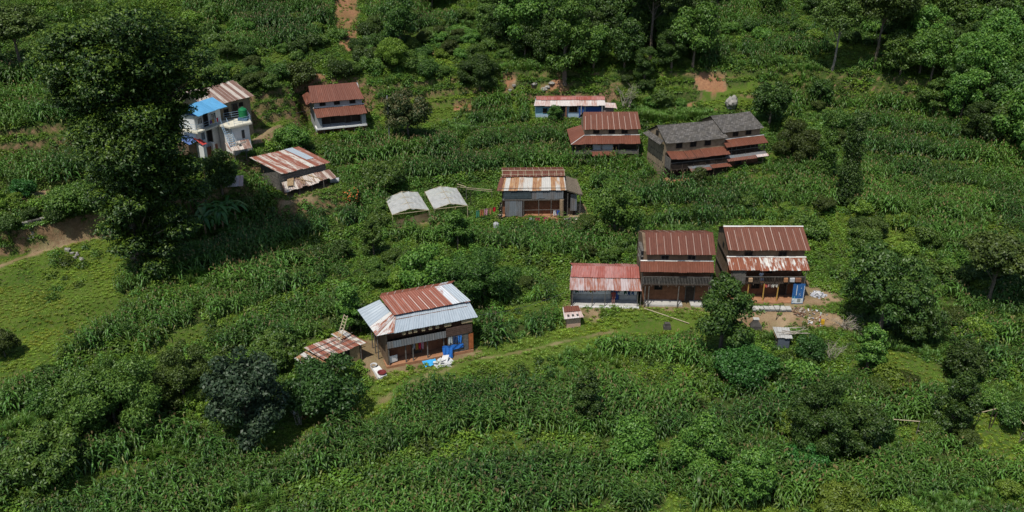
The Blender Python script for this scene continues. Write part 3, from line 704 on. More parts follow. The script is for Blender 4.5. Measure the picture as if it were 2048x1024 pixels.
cream = M_plain('cream_concrete', (.62, .58, .45), .85, .2, 2, (.72, .68, .56))
blue_pl = M_plain('blue_limewash', (.17, .34, .44), .85, .25, .9, (.24, .42, .52))
blue_lt = M_plain('pale_blue_limewash', (.32, .44, .56), .85, .2, .9, (.40, .50, .60))
blue_dk = M_plain('deep_blue_paint', (.03, .08, .28), .6, .25, 2)
stone = M_brick('stone_course', (.30, .27, .22), (.20, .17, .14), (.10, .085, .06), .42, .18)
brick = M_brick('red_brick', (.36, .14, .085), (.44, .22, .15), (.40, .32, .26), .26, .10)
rock = M_plain('rock', (.26, .24, .21), .9, .5, 1.5, (.42, .40, .36), bump=.8, bscale=3)
rock_dk = M_plain('dark_rock', (.07, .065, .06), .9, .5, 1.5, (.12, .11, .10), bump=.8, bscale=3)
dark = M_plain('opening_shade', (.012, .011, .010), .9, .2)  # near-black panels; the shade inside openings is put into their colour
glass = M_plain('window_glass', (.03, .04, .05), .15, .2, spec=.6)
blue_pipe = M_plain('blue_grey_paint', (.22, .32, .42), .5, .15)
T_red = M_tin('tin_rust_red', (.5, .46, .4), (.140, .050, .028), 1.6, seam=1.0, seamcol=(.46, .37, .31), seed=3.0)
T_red2 = M_tin('tin_rust_red_b', (.5, .46, .4), (.130, .046, .027), 1.55, seam=.75, seamcol=(.44, .35, .29), seed=17.2, sheet=.8)
T_plainred = M_tin('tin_rust_plain', (.5, .40, .3), (.150, .052, .030), 1.3, seam=.12, seamcol=(.5, .4, .33), seed=31, persheet=.3)
T_patch = M_tin('tin_rust_patched', (.58, .58, .54), (.22, .07, .037), .60, seam=.9, seamcol=(.6, .52, .44), seed=44, soft=.06, persheet=.12, streak=1.2, rust2=(.27, .09, .045))
T_shed = M_tin('tin_rust_striped', (.52, .50, .44), (.25, .085, .05), .52, seam=.6, seamcol=(.6, .55, .48), seed=61, sheet=.62, persheet=.5, streak=2.0, soft=.10)
T_zinc = M_tin('tin_zinc', (.33, .38, .42), (.30, .18, .12), .04, seam=.8, seamcol=(.38, .41, .44), seed=72, persheet=.05, rough=.45)
T_hup = M_tin('tin_rust_zinc_strips', (.52, .54, .56), (.25, .08, .048), .98, seam=1.0, seamcol=(.6, .58, .54), seed=83.3, persheet=.95, soft=.02, streak=.3)
T_hcorner = M_tin('tin_corner_rust', (.56, .55, .52), (.28, .10, .055), .62, seam=.5, seed=91, persheet=.6, streak=.8)
T_pink = M_tin('tin_faded_red', (.42, .35, .34), (.27, .10, .065), .50, seam=.0, seed=12, sheet=.8, persheet=.3, soft=.12, streak=2.4, rust2=(.36, .15, .10))
T_pinkup = M_tin('tin_faded_red_top', (.38, .20, .18), (.28, .075, .055), .56, seam=.0, seed=29, sheet=.8, persheet=.3, soft=.2, streak=2.0, rust2=(.40, .12, .09))
T_white = M_tin('tin_white_rust', (.55, .50, .47), (.36, .15, .10), .30, seam=.2, seed=40, sheet=.8, persheet=.35, soft=.2, streak=1.6)
T_cream = M_tin('tin_cream_rust', (.46, .44, .40), (.26, .09, .045), .50, seam=.5, seamcol=(.4, .36, .3), seed=55, sheet=.6, persheet=.75, soft=.12, rust2=(.5, .33, .16))
T_blue = M_tin('tin_blue', (.12, .36, .60), (.08, .29, .52), .5, seam=.4, seamcol=(.15, .38, .68), seed=5, soft=.5, rough=.4)
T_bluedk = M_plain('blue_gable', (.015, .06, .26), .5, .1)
T_grey = M_tin('tin_grey', (.14, .155, .17), (.14, .11, .09), .3, seam=.4, seamcol=(.3, .31, .33), seed=15, soft=.3)
T_old = M_tin('tin_old_brown', (.50, .44, .38), (.20, .11, .08), .64, seam=.9, seamcol=(.62, .55, .5), seed=8, sheet=.55, persheet=.6, soft=.12, streak=1.6)
cap_w = M_plain('flashing', (.62, .60, .56), .5, .2)
slate = M_slate('slate')
thatch = M_plain('thatch', (.13, .10, .07), .95, .5, 9, (.22, .18, .13), bump=.9, bscale=22)
bamboo = M_plain('bamboo', (.42, .34, .22), .6, .3, 5, (.52, .44, .30))
cobs = M_plain('maize_cobs', (.40, .31, .18), .8, .5, 12, (.52, .42, .26))
def cloth(name, col): return M_plain('cloth_' + name, col, .9, .2, 6)
# ---------------------------------------------------------------- house kit
def lp(key, px, py, z):
    X, Y, Z0, r = HS[key]; p = on_z(px, py, Z0 + z); r = R(r); dx, dy = p[0] - X, p[1] - Y
    return (dx * math.cos(r) + dy * math.sin(r), -dx * math.sin(r) + dy * math.cos(r), z)
def house(key, name, label, cat='house', group=None):
    X, Y, Z, r = HS[key]; return thing(name, label, cat, (X, Y, Z), R(r), group)
def window(root, x, z, w_, h, y=0.0, frame=wood_and_shade, pane=dark, name='window', bars=1):
    f = MB(); t = .07; d0, d1 = y - .07, y - .003
    f.box(x - w_ / 2 - t, x - w_ / 2, d0, d1, z - h / 2 - t, z + h / 2 + t); f.box(x + w_ / 2, x + w_ / 2 + t, d0, d1, z - h / 2 - t, z + h / 2 + t)
    f.box(x - w_ / 2, x + w_ / 2, d0, d1, z + h / 2, z + h / 2 + t); f.box(x - w_ / 2, x + w_ / 2, d0, d1, z - h / 2 - t, z - h / 2)
    for k in range(bars): xx = x - w_ / 2 + w_ * (k + 1) / (bars + 1); f.box(xx - .02, xx + .02, d0 + .015, d1, z - h / 2, z + h / 2)
    o = f.build(name, frame, root)
    MB().box(x - w_ / 2, x + w_ / 2, y - .03, y - .004, z - h / 2, z + h / 2).build('pane', pane, o); return o  # closed panel; the near-black default carries the room's shade as colour
def door(root, x, z0, w_=.85, h=1.8, y=0.0, mat=wood_and_shade, frame=wood_grey):
    f = MB(); t = .08
    f.box(x - w_ / 2 - t, x - w_ / 2, y - .09, y - .003, z0, z0 + h + t); f.box(x + w_ / 2, x + w_ / 2 + t, y - .09, y - .003, z0, z0 + h + t); f.box(x - w_ / 2, x + w_ / 2, y - .09, y - .003, z0 + h, z0 + h + t)
    o = f.build('door', frame, root); p = MB()
    for k in range(4): p.box(x - w_ / 2 + w_ * k / 4 + .008, x - w_ / 2 + w_ * (k + 1) / 4 - .008, y - .05, y - .004, z0, z0 + h)
    p.build('door_leaf', mat, o); return o
def roof2(root, xr, xe, yr, zr, ye, ze, mat, cap=None, sag=0.0, yb=None, amp=.018, name='roof', th=.03, jag=.05, step=.82, over_back=.5):
    m = MB(); back = 2 * yr - ye if yb is None else yb
    m.sheet((xr[0], yr, zr), (xr[1], yr, zr), (xe[1], ye, ze), (xe[0], ye, ze), th, 0, 1, amp=amp, sag=sag, jag=jag, step=step)
    m.sheet((xr[1], yr, zr), (xr[0], yr, zr), (xe[0], back, ze), (xe[1], back, ze), th, 0, 1, amp=amp, sag=sag, jag=jag, step=step, u0=30)
    o = m.build(name, [mat, wood_and_shade], root)  # second slot: tin underside coloured dark in place of eave shade
    if cap:
        c = MB(); n = max(3, int((xr[1] - xr[0]) / 1.8))
        for i in range(n):
            a = xr[0] + (xr[1] - xr[0]) * i / n; b = xr[0] + (xr[1] - xr[0]) * (i + 1) / n + .04; dz = random.uniform(0, .02); wv = .16 + random.uniform(-.03, .03)
            s = (zr - ze) / (yr - ye)
            c.add([(a, yr - wv, zr - wv * s + .05 + dz), (b, yr - wv, zr - wv * s + .05 + dz), (b, yr, zr + .06 + dz), (a, yr, zr + .06 + dz), (b, yr + wv, zr - wv * s + .05 + dz), (a, yr + wv, zr - wv * s + .05 + dz)], [(0, 1, 2, 3), (3, 2, 4, 5)])
        c.build('ridge_cap', cap, o)
    return o
def awning(root, x0t, x1t, yt, zt, x0b, x1b, yb, zb, mat, cap=None, sag=0.0, name='awning_roof', jag=.06, amp=.018, capw=.14):
    m = MB(); m.sheet((x0t, yt, zt), (x1t, yt, zt), (x1b, yb, zb), (x0b, yb, zb), .03, 0, 1, sag=sag, jag=jag, amp=amp)
    o = m.build(name, [mat, wood_and_shade], root)  # underside of the sheet darkened by colour, as shade below the awning
    if cap:
        c = MB(); n = max(3, int((x1t - x0t) / 1.3)); s = (zt - zb) / (yt - yb)
        for i in range(n):
            a = x0t + (x1t - x0t) * i / n; b = x0t + (x1t - x0t) * (i + 1) / n + .03; h = capw * random.uniform(.7, 1.2)
            c.add([(a, yt - h, zt - h * s + .045), (b, yt - h, zt - h * s + .045), (b, yt - .004, zt + .08), (a, yt - .004, zt + .08)], [(0, 1, 2, 3)])
        c.build('flashing', cap, o)
    rf = MB(); n = int((x1b - x0b) / 1.1)
    for i in range(n + 1):
        x = x0b + .15 + (x1b - x0b - .3) * i / n; rf.tube([(x, yt - .02, zt - .12), (x, yb + .06, zb - .09)], .035, 4)
    rf.tube([(x0b + .05, yb + .18, zb - .10), (x1b - .05, yb + .18, zb - .10)], .05, 5); rf.build('rafters', wood_and_shade, o); return o
def posts(root, xs_, y, z0, z1, mat, r=.06, name='post', lean=.02):
    for x in xs_:
        MB().tube([(x + random.uniform(-lean, lean), y, z0), (x + random.uniform(-lean, lean), y, z1)], [r * 1.1, r * .9], 6).build(name, mat, root)
def balcony(root, x0, x1, y0, y1, z, h, mat=wood_and_shade, panel=None, top=wood_grey, slats=True):
    f = MB(); f.box(x0, x1, y0, y1, z - .12, z); n = int((x1 - x0) / .9)
    for i in range(n + 1): x = x0 + .05 + (x1 - x0 - .1) * i / n; f.box(x - .05, x + .05, y0 - .18, y1 - .01, z - .24, z - .123)
    o = f.build('balcony', mat, root)
    r = MB(); r.box(x0, x1, y0 - .02, y0 + .05, z + h - .07, z + h); r.build('top_rail', top, o)
    if slats:
        b = MB(); n = int((x1 - x0) / .16)
        for i in range(n): x = x0 + (x1 - x0) * (i + .5) / n; b.box(x - .035, x + .035, y0, y0 + .025, z + .004, z + h - .075)
        for i in range(int((x1 - x0) / 1.5) + 1): x = x0 + .05 + (x1 - x0 - .1) * i / max(1, int((x1 - x0) / 1.5)); b.box(x - .05, x + .05, y0 - .03, y0 + .07, z + .004, z + h - .08)
        b.build('balusters', panel or mat, o)
    return o
def plinth(root, x0, x1, y0, y1, z0, z1, mat=stone, name='plinth', rough=.04):
    m = MB(); n = max(2, int((x1 - x0) / 1.1))
    for i in range(n):
        a = x0 + (x1 - x0) * i / n; b = x0 + (x1 - x0) * (i + 1) / n - .004
        m.box(a, b, y0 + random.uniform(-rough, rough), y1, z0, z1 + random.uniform(-rough, rough) * .4)
    return m.build(name, mat, root)
def clothes(root_key, pts, name, label, cols, h=.55, group=None, loose=None):
    """garments hung along a line between two world/local points"""
    X, Y, Z, r = HS[root_key]; a, b = Vector(pts[0]), Vector(pts[1])
    t = thing(name, label, 'laundry', (X, Y, Z), R(r), group)
    MB().tube([a, a.lerp(b, .5) + Vector((0, 0, -.05)), b], .012, 4).build('line', wood_grey, t)
    n = len(cols); d = (b - a)
    for i, c in enumerate(cols):
        m = MB(); f0 = (i + .12) / n; f1 = (i + .88) / n; hh = h * random.uniform(.7, 1.2); k = 4
        p, q = a.lerp(b, f0), a.lerp(b, f1); vs = []
        for jj in range(4):
            for ii in range(k + 1):
                v = p.lerp(q, ii / k); v = v + Vector((0, .05 * math.sin(ii * 2.2 + jj * .8 + i) + .02, -hh * jj / 3 * (1 + .12 * math.sin(ii * 1.9 + i)))); vs.append(v)
        fs = [(jj * (k + 1) + ii, jj * (k + 1) + ii + 1, (jj + 1) * (k + 1) + ii + 1, (jj + 1) * (k + 1) + ii) for jj in range(3) for ii in range(k)]
        m.add(vs, fs); m.add([v + Vector((0, .02, 0)) for v in vs], [f[::-1] for f in fs]); m.build('garment', cloth(str(c), c), t)
    return t
def tier(key, name, label, x, yr, zr, xr, ye, ze, xe, zt, xt, yb, zb, xb, wall, up, pent, capu=None, capp=None, sag=0.0, sagp=0.0, amp=.018, group=None, step=.82):
    t = house(key, name, label, group=group)
    s = (zr - ze) / (yr - ye); zw = zr - s * yr - .06 - sag * 1.5
    MB().gable(x[0], x[1], 0, 2 * yr, -.6, zw, zr - .07 - sag * 1.5, yr).build('wall', wall, t)
    roof2(t, xr, xe, yr, zr, ye, ze, up, capu, sag=sag, amp=amp, step=step)
    awning(t, xt[0], xt[1], -.01, zt, xb[0], xb[1], yb, zb, pent, capp, sag=sagp)
    return t
# ================================================================ the two tall houses on the right, D and C
D = tier('D', 'mud_house', 'tall mud house with white ridged red roof, yellow posts and blue banner on its porch', (-1.45, 6.85), 2.83, 7.21, (-1.68, 7.19), -.49, 5.74, (-1.65, 7.3), 4.78, (-1.65, 7.02), -1.89, 4.0, (-1.64, 7.07), mud_dark, T_red, T_patch, cap_w, cap_w)
for px in (1496, 1564): window(D, lp('D', px, 506, 5.1)[0], 5.12, .75, .42)
balcony(D, .2, 6.75, -1.55, -.01, 2.35, .75)
m = MB()
for i in range(11): x = -1.2 + i * .135; m.box(x, x + .12, -1.62 + random.uniform(-.01, .01), -1.58, 2.15, 3.95)
m.build('plank_screen', wood_grey, D)
MB().box(-1.4, 6.8, -.03, -.004, .1, 3.9).build('porch_wall', mud_red, D)
xp = [lp('D', px, 602, .15)[0] for px in (1494, 1525, 1553)]
posts(D, xp, -1.55, .12, 2.22, wood_yel, .07); posts(D, [-1.3, 6.78], -1.6, .1, 3.85, wood_grey, .05)
door(D, 4.9, .12, .9, 1.7, -.032); window(D, 1.9, 1.3, .8, .7, -.032); window(D, 3.2, 3.2, .6, .7, -.032)
plinth(D, -1.5, 6.9, -1.95, -.02, -.5, .12, clay_floor); plinth(D, -1.5, 4.2, -2.35, -1.97, -.5, -.12, stone)
m = MB()      # roof beams at the gable
for z_ in (2.3, 4.4): m.box(-1.62, -1.455, .3, 5.2, z_, z_ + .12)
m.build('tie_beam', wood_and_shade, D)
window_l = MB().box(-1.475, -1.452, 2.3, 3.1, 4.7, 5.3).build('gable_shade_panel', dark, D)  # closed dark panel with the opening's inner shade in its colour
C = tier('C', 'mud_house', 'tall mud house with rust red roof, right beside the low pink roofed house', (-1.2, 6.15), 2.82, 7.10, (-.86, 6.6), -.48, 5.93, (-1.0, 6.44), 4.97, (-1.54, 6.32), -1.83, 4.47, (-1.71, 6.14), mud_dark, T_red2, T_plainred, None, cap_w)
for px in (1329, 1382): window(C, lp('C', px, 513, 5.3)[0], 5.4, .75, .4, frame=wood_grey)
balcony(C, -1.35, 5.9, -1.5, -.01, 2.85, .95, slats=True, panel=wood_grey)
MB().box(-1.15, 6.1, -.03, -.004, .1, 4.4).build('porch_wall', mud_red, C)
window(C, lp('C', 1318, 577, 1.9)[0], 1.95, .75, .8, -.032); door(C, 4.1, .12, .9, 1.8, -.032)
posts(C, [-1.0, -.6, 2.6, 5.8], -1.45, .1, 2.6, wood_grey, .06); posts(C, [-1.45, 6.0], -1.5, .1, 4.3, wood_grey, .05)
plinth(C, -.8, 3.2, -1.2, -.02, -.6, .22, conc); plinth(C, 4.1, 6.1, -1.3, -.02, -.6, .18, conc)
m = MB()      # open shelf on the left gable
for z_ in (4.6, 5.3, 6.0): m.box(-1.55, -1.21, .2, 2.6, z_, z_ + .05)
for y_ in (.2, 2.5): m.box(-1.55, -1.5, y_, y_ + .06, 4.3, 6.4)
m.build('gable_rack', wood_grey, C)
# ================================================================ low pink roofed house
LO = house('LOW', 'low_house', 'low one storey house with faded pink and red tin roof and a wide open verandah')
MB().gable(-1.0, 6.2, 0, 3.6, -.4, 2.5, 3.2, 1.8).build('wall', white, LO)
roof2(LO, (-.93, 6.43), (-1.2, 6.4), 1.8, 3.33, .02, 2.8, T_pinkup)
awning(LO, -1.2, 6.42, .3, 2.74, -1.29, 6.47, -1.86, 2.18, T_pink, None)
MB().box(-1.0, 6.2, -.03, -.004, .15, .75).build('wall_dado', conc, LO)
plinth(LO, -1.1, 6.3, -1.72, -.02, -.5, .14, conc, 'verandah_floor', 0); MB().box(-1.1, 6.3, -1.86, -1.725, -.1, .17).build('verandah_kerb', white, LO)
door(LO, lp('LOW', 1232, 596, 1.0)[0], .15, .8, 1.8, -.032, mat=blue_dk)
posts(LO, [-.95, 1.2, 2.6, 6.1], -1.7, .15, 2.15, wood_grey, .045)
MB().box(-1.1, -1.0, -1.6, 0, .1, 2.2).build('end_screen', wood_and_shade, LO)
# ================================================================ house A, upper left
A = tier('A', 'mud_house', 'rust red roofed house raised on a white edged slab at upper left below the bank', (0, 6.75), 2.73, 6.26, (-.22, 6.56), -.51, 4.65, (-.41, 7.03), 3.76, (-.16, 7.02), -1.97, 2.90, (-.01, 7.06), grey_pl, T_plainred, T_plainred, None, cap_w)
for x_ in (1.2, 3.2, 5.4): window(A, x_, 4.25, .7, .4)
MB().box(.1, 6.7, -.03, -.004, 1.3, 3.7).build('porch_wall', wood_and_shade, A)  # dark sheet on the plaster, shade under the awning put in its colour
m = MB(); m.box(-.15, 7.0, -1.55, -.005, 1.0, 1.22); m.build('floor_slab', white, A)
MB().box(.02, .7, -1.5, -.04, 1.225, 2.9).build('pillar', grey_pl, A); MB().box(6.3, 6.9, -1.5, -.04, 1.225, 2.9).build('pillar', grey_pl, A)
MB().box(.1, 6.9, -.4, -.1, -.6, .995).build('lower_wall', mud_red, A)
posts(A, [.9, 2.2, 3.8, 5.2, 6.8], -1.35, -.3, 1.0, wood_grey, .06); window(A, 2.4, 2.2, .6, .7, -.032); door(A, 4.6, 1.25, .8, 1.6, -.032)
m = MB(); m.sheet((-.75, .2, 4.7), (-.75, 2.9, 5.3), (-1.1, 2.9, 4.55), (-1.1, -.3, 4.4), .03, 0, 0)
m.sheet((-.1, -.3, 4.9), (-.1, 5.0, 4.9), (-1.0, 5.0, 4.4), (-1.0, -.3, 4.4), .03); m.build('gable_awning', T_plainred, A)
# ================================================================ twin slate roofed houses F, F2
F = tier('F', 'slate_house', 'long mud house with warped grey slate roof, nearer and left hand of the joined pair', (.25, 9.1), 2.76, 6.75, (.09, 8.56), -.50, 5.13, (.06, 9.4), 3.82, (.44, 9.34), -1.94, 3.3, (.32, 9.09), mud, slate, T_plainred, None, None, sag=.12, sagp=.12, amp=0)
for px in (1359, 1389, 1420): window(F, lp('F', px, 290 - (px - 1359) * .05, 4.6)[0], 4.5, .8, .6)
MB().box(.3, 9.0, -.03, -.004, .2, 3.7).build('porch_wall', wood_and_shade, F)  # porch shade is put into the colour of this wall face
balcony(F, .4, 9.0, -1.6, -.01, 1.75, .95, slats=True, panel=wood_and_shade); 
MB().box(.32, .4, -1.6, -.03, 1.75, 3.3).build('side_screen', wood_grey, F)
awning(F, 3.0, 9.1, -1.45, 1.98, 3.2, 6.1, -2.45, 1.62, T_grey, None, name='lower_awning'); awning(F, 6.25, 9.1, -1.62, 1.92, 6.25, 9.2, -2.45, 1.70, T_plainred, None, name='lower_awning')
MB().sheet((3.05, -2.1, 1.80), (6.1, -2.1, 1.80), (6.15, -2.6, 1.55), (3.1, -2.6, 1.55), .03).build('awning_edge', T_plainred, F)
door(F, 7.3, .1, .9, 1.5, -.032); door(F, 1.4, .1, .9, 1.5, -.032); posts(F, [.6, 2.4, 4.2, 7.0, 8.9], -1.55, -.2, 1.6, wood_tan, .07)
plinth(F, .2, 9.2, -2.0, -.02, -.8, .08, clay_floor)
m = MB(); m.sheet((-.02, .1, 5.35), (-.02, 5.0, 5.35), (-.75, 5.3, 4.95), (-.75, -.2, 4.95), .08, amp=0); m.build('gable_awning', slate, F)
window_g = MB(); window_g.box(.2, .248, 2.3, 3.1, 5.35, 6.0); window_g.build('gable_shade_panel', dark, F)  # solid block on the gable, coloured like the shade within an opening
m = MB(); rg = random.Random(3)
for r_ in range(4):
    for c_ in range(9): y_ = .4 + c_ * .55; z_ = 1.2 + r_ * .95; m.box(.215, .249, y_, y_ + .12, z_ + rg.uniform(-.1, .1), z_ + .14)
m.build('putlog_shade', dark, F)  # proud dark blocks, the shade of putlog holes given as colour
F2 = tier('F2', 'slate_house', 'shorter mud house with smooth dark slate roof, farther and right hand of the joined pair', (-.3, 5.7), 2.73, 6.50, (-.8, 5.55), -.50, 4.96, (-.58, 5.97), 3.80, (-.32, 6.31), -1.96, 3.34, (-.8, 5.87), mud, slate, T_plainred, None, cap_w, sag=.05, amp=0)
for px in (1469, 1501): window(F2, lp('F2', px, 267, 4.4)[0], 4.4, .75, .5)
MB().box(-.2, 5.6, -.03, -.004, 0, 3.7).build('porch_wall', wood_and_shade, F2); balcony(F2, -.5, 5.7, -1.55, -.01, 1.9, .8, slats=True, panel=wood_and_shade, top=wood_grey)  # porch wall face darkened by colour for the shade behind the balcony
posts(F2, [x_ * .75 - .4 for x_ in range(9)], -1.5, 1.9, 3.35, wood_grey, .035); posts(F2, [-.4, 2.6, 5.6], -1.5, -.3, 1.8, wood_tan, .06)
awning(F2, -.6, 5.8, -1.5, 1.98, -.75, 5.75, -2.35, 1.66, T_grey, None, name='lower_awning'); MB().sheet((-.7, -2.15, 1.80), (3.9, -2.15, 1.80), (3.9, -2.6, 1.5), (-.75, -2.6, 1.5), .03).build('awning_edge', T_plainred, F2)
MB().sheet((3.95, -2.15, 1.83), (5.8, -2.15, 1.83), (5.8, -2.55, 1.6), (3.95, -2.55, 1.6), .03).build('awning_edge', T_white, F2)
MB().box(-.3, 5.6, -.45, -.035, -.6, 1.6).build('lower_wall', mud_red, F2); door(F2, 2.3, .1, .9, 1.5, -.455)
# ================================================================ G, hipped skirt roof
G = tier('G', 'mud_house', 'rust red house with skirt roof wrapping its left gable, below the turquoise house', (-3.3, 4.3), 2.67, 5.85, (-3.31, 4.48), -.51, 4.21, (-3.6, 4.57), 3.24, (-3.35, 4.5), -2.01, 2.57, (-3.6, 4.38), mud, T_red, T_plainred, None, cap_w)
for px in (1193, 1224, 1250): window(G, lp('G', px, 265, 3.7)[0], 3.72, .75, .42)
m = MB(); m.sheet((-3.3, -.02, 3.24), (-3.3, 5.0, 3.24), (-5.4, 5.3, 2.5), (-5.4, -2.0, 2.5), .03); m.sheet((-3.4, -.05, 3.22), (-3.3, -.05, 3.24), (-3.55, -2.02, 2.56), (-5.4, -2.02, 2.5), .03, amp=.01); m.build('skirt_roof', T_plainred, G)
MB().tube([(-3.35, -.05, 3.28), (-5.4, -2.02, 2.55)], .05, 5).build('hip_cap', cap_w, G)
MB().box(-4.9, 4.2, -1.5, -1.35, .9, 1.5).build('balcony_board', wood_grey, G); MB().box(-3.2, 4.2, -.03, -.004, 0, 3.1).build('porch_wall', wood_and_shade, G)  # porch wall face takes the awning's shade into its colour
MB().box(-2.2, .6, -1.3, -.04, 1.2, 2.3).build('balcony_room', grey_pl, G); posts(G, [-5.1, -3.4, -1.0, 1.4, 4.2], -1.5, -.3, 2.6, wood_grey, .06)
awning(G, -2.4, .9, -1.5, 1.3, -2.4, .9, -2.3, .95, T_plainred, None, name='lower_awning')
# ================================================================ blue washed long house
BL = house('BLUE', 'long_house', 'long low turquoise washed house with pale rust streaked tin roof on the upper terrace')
MB().gable(0, 10.3, 0, 2.6, -.4, 2.15, 2.75, 1.2).build('wall', blue_pl, BL)
roof2(BL, (.1, 10.6), (.05, 10.6), 1.2, 2.98, .5, 2.72, T_pinkup, yb=2.9); awning(BL, -.05, 10.55, .62, 2.66, -.3, 10.6, -.62, 2.1, T_white, None)
MB().box(3.9, 10.3, -.03, -.004, .1, 2.1).build('wall_panel', blue_lt, BL); MB().box(0, 3.9, -.04, -.004, -.1, .6).build('dado', blue_lt, BL)
x_ = lambda px, z=1.0: lp('BLUE', px, 225, z)[0]
window(BL, x_(1090), 1.2, .5, .6, -.004); window(BL, x_(1147), 1.45, 1.1, .85, -.032, frame=mud_red, bars=2); door(BL, x_(1125), .0, .7, 1.9, -.032, mat=dark)
MB().box(x_(1131), x_(1133), -.5, -.2, -.2, 2.1).build('post', mud_red, BL); MB().box(x_(1158), x_(1168), -.3, -.25, .1, 1.9).build('blue_curtain', blue_dk, BL); MB().box(x_(1172), x_(1205), -.06, -.033, .3, 2.0).build('blue_panel', blue_dk, BL)
posts(BL, [x_(1162), x_(1204)], -.55, -.1, 2.1, conc, .05); plinth(BL, 0, 10.5, -.9, -.05, -.5, -.02, conc)
m = MB(); m.sheet((10.4, .3, 2.35), (12.2, .5, 2.2), (12.3, -.9, 1.75), (10.5, -.8, 1.85), .03, jag=.15); m.build('side_roof', T_white, BL); MB().box(10.35, 11.9, -.2, 1.6, -.3, 1.75).build('side_room', M_plain('pinkish_board', (.3, .22, .2)), BL)
# ================================================================ E, central house with rust stained cream roof
E = house('E', 'timber_house', 'old central house with cream rust streaked tin roof and thatched lean-to on its right')
MB().gable(.2, 8.0, .0, 4.2, -.3, 4.3, 5.1, 2.22).build('wall', wood_and_shade, E)
roof2(E, (.22, 8.28), (.11, 8.2), 2.22, 5.28, 1.05, 4.98, T_red2, None, yb=4.5, step=.8)
m = MB()
for x_1 in np.linspace(.25, 8.2, 9): m.tube([(x_1, 2.22, 5.36), (x_1, 1.0, 5.05)], .03, 4)
m.tube([(.1, 2.25, 5.37), (8.35, 2.25, 5.37)], .04, 4); m.tube([(.05, 1.35, 5.14), (8.3, 1.35, 5.14)], .025, 4); m.build('roof_pole', bamboo, E)
awning(E, .0, 8.2, 1.15, 4.82, -.48, 8.27, -1.16, 3.88, T_cream, None, jag=.04)
m = MB(); m.sheet((-.05, .9, 4.9), (.45, .9, 4.9), (.0, -1.2, 3.95), (-.55, -1.2, 3.93), .03); m.build('roof_edge', T_plainred, E)
MB().tube([(-.3, -.85, 4.1), (8.3, -.85, 4.1)], .03, 4).build('roof_pole', wood_grey, E)
m = MB(); m.sheet((3.9, -1.0, 3.75), (7.9, -1.0, 3.75), (7.9, -1.05, 2.7), (3.9, -1.05, 2.7), .03, jag=.1); m.build('tin_panel', T_grey, E)
m = MB()
for i in range(6): m.box(.3, 3.85, -1.02 + .01 * (i % 2), -.98, 2.75 + i * .17, 2.88 + i * .17)
m.build('plank_panel', M_plain('blue_grey_board', (.06, .08, .09), .8, .4), E)
m = MB(); m.box(.2, 8.0, -1.05, -.02, 2.5, 2.62); m.build('balcony', wood_grey, E)
m = MB(); m.sheet((.5, -1.0, 2.4), (2.7, -1.0, 2.4), (2.7, -1.1, .35), (.5, -1.1, .35), .03, jag=.1); m.build('tin_screen', T_grey, E)
MB().box(.2, 7.9, -.03, -.003, .2, 2.4).build('porch_wall', mud_red, E)
plinth(E, .0, 8.1, -1.7, -.04, -.7, .25, clay_floor)
posts(E, [2.9, 4.8, 6.4], -1.1, .25, 2.5, wood_grey, .05); MB().tube([(2.8, -1.12, 1.2), (7.6, -1.12, 1.25)], .03, 4).build('rail', wood_grey, E)
MB().tube([(7.75, -1.2, .0), (7.7, -1.15, 2.6)], [.30, .26], 8).build('cob_column', M_plain('cob_column', (.30, .21, .13), .95, .5, 8), E)
m = MB(); m.sheet((8.2, 2.6, 4.6), (9.9, 2.4, 4.1), (10.4, -.9, 3.2), (8.2, -.9, 3.95), .16, amp=0, sag=.1); m.build('thatched_roof', thatch, E)
MB().box(8.1, 9.6, .2, 2.4, -.3, 3.2).build('lean_to_wall', wood_and_shade, E); m = MB(); m.sheet((8.9, -.4, 3.1), (9.7, -.4, 3.0), (9.7, -.45, .8), (8.9, -.45, .8), .03); m.build('tin_screen', T_grey, E)
posts(E, [8.5, 10.1], -.8, .2, 3.3, wood_grey, .05)
# ================================================================ H, lower left
H = house('H', 'farmhouse', 'two storey farmhouse with rusty upper roof over a wide silver tin skirt roof')
MB().gable(1.7, 8.9, .75, 5.0, -.4, 4.6, 5.5, 2.93).box(.4, 9.2, .2, .74, -.4, 4.0).box(.4, 1.69, .745, 5.0, -.4, 4.0).build('wall', mud_dark, H)
roof2(H, (.79, 8.3), (1.56, 9.54), 2.93, 5.97, .48, 4.94, T_hup, None, yb=5.5, step=.82)
m = MB(); m.sheet((7.3, 2.93, 6.02), (8.32, 2.93, 6.02), (9.56, .47, 4.99), (8.5, .47, 4.99), .02); m.build('zinc_sheet', T_zinc, H)
awning(H, 1.5, 9.52, .75, 4.72, .2, 9.65, -1.48, 4.06, T_zinc, None, jag=.02)
bl = lp('H', 714.4, 619.7, 4.35); tb = lp('H', 759, 599, 5.45)
m = MB(); m.sheet((tb[0], tb[1], tb[2]), (1.6, .45, 4.72), (-.75, -1.48, 4.06), bl, .03, amp=.03, wave=.5); m.build('side_skirt_roof', T_zinc, H)
m = MB(); m.sheet((1.60, .50, 4.76), (1.75, .45, 4.75), (1.0, -1.47, 4.12), (-.77, -1.49, 4.11), .02, amp=.005, jag=.0)
m.sheet(tuple(Vector(tb).lerp(Vector((1.6,.45,4.72)),.72)+Vector((0,0,.05))), (1.6, .5, 4.77), (-.77, -1.48, 4.115), tuple(Vector(bl).lerp(Vector((-.75,-1.48,4.06)),.66)+Vector((0,0,.05))), .02); m.build('corner_skirt_roof', T_hcorner, H)
m = MB(); m.sheet((.3, -1.28, 3.05), (6.3, -1.28, 3.05), (6.3, -1.34, 2.35), (.3, -1.34, 2.35), .03); m.build('tin_panel', T_grey, H)
m = MB(); m.box(.3, 9.1, -1.25, .18, 2.35, 2.47); m.build('balcony', wood_and_shade, H)
m = MB()
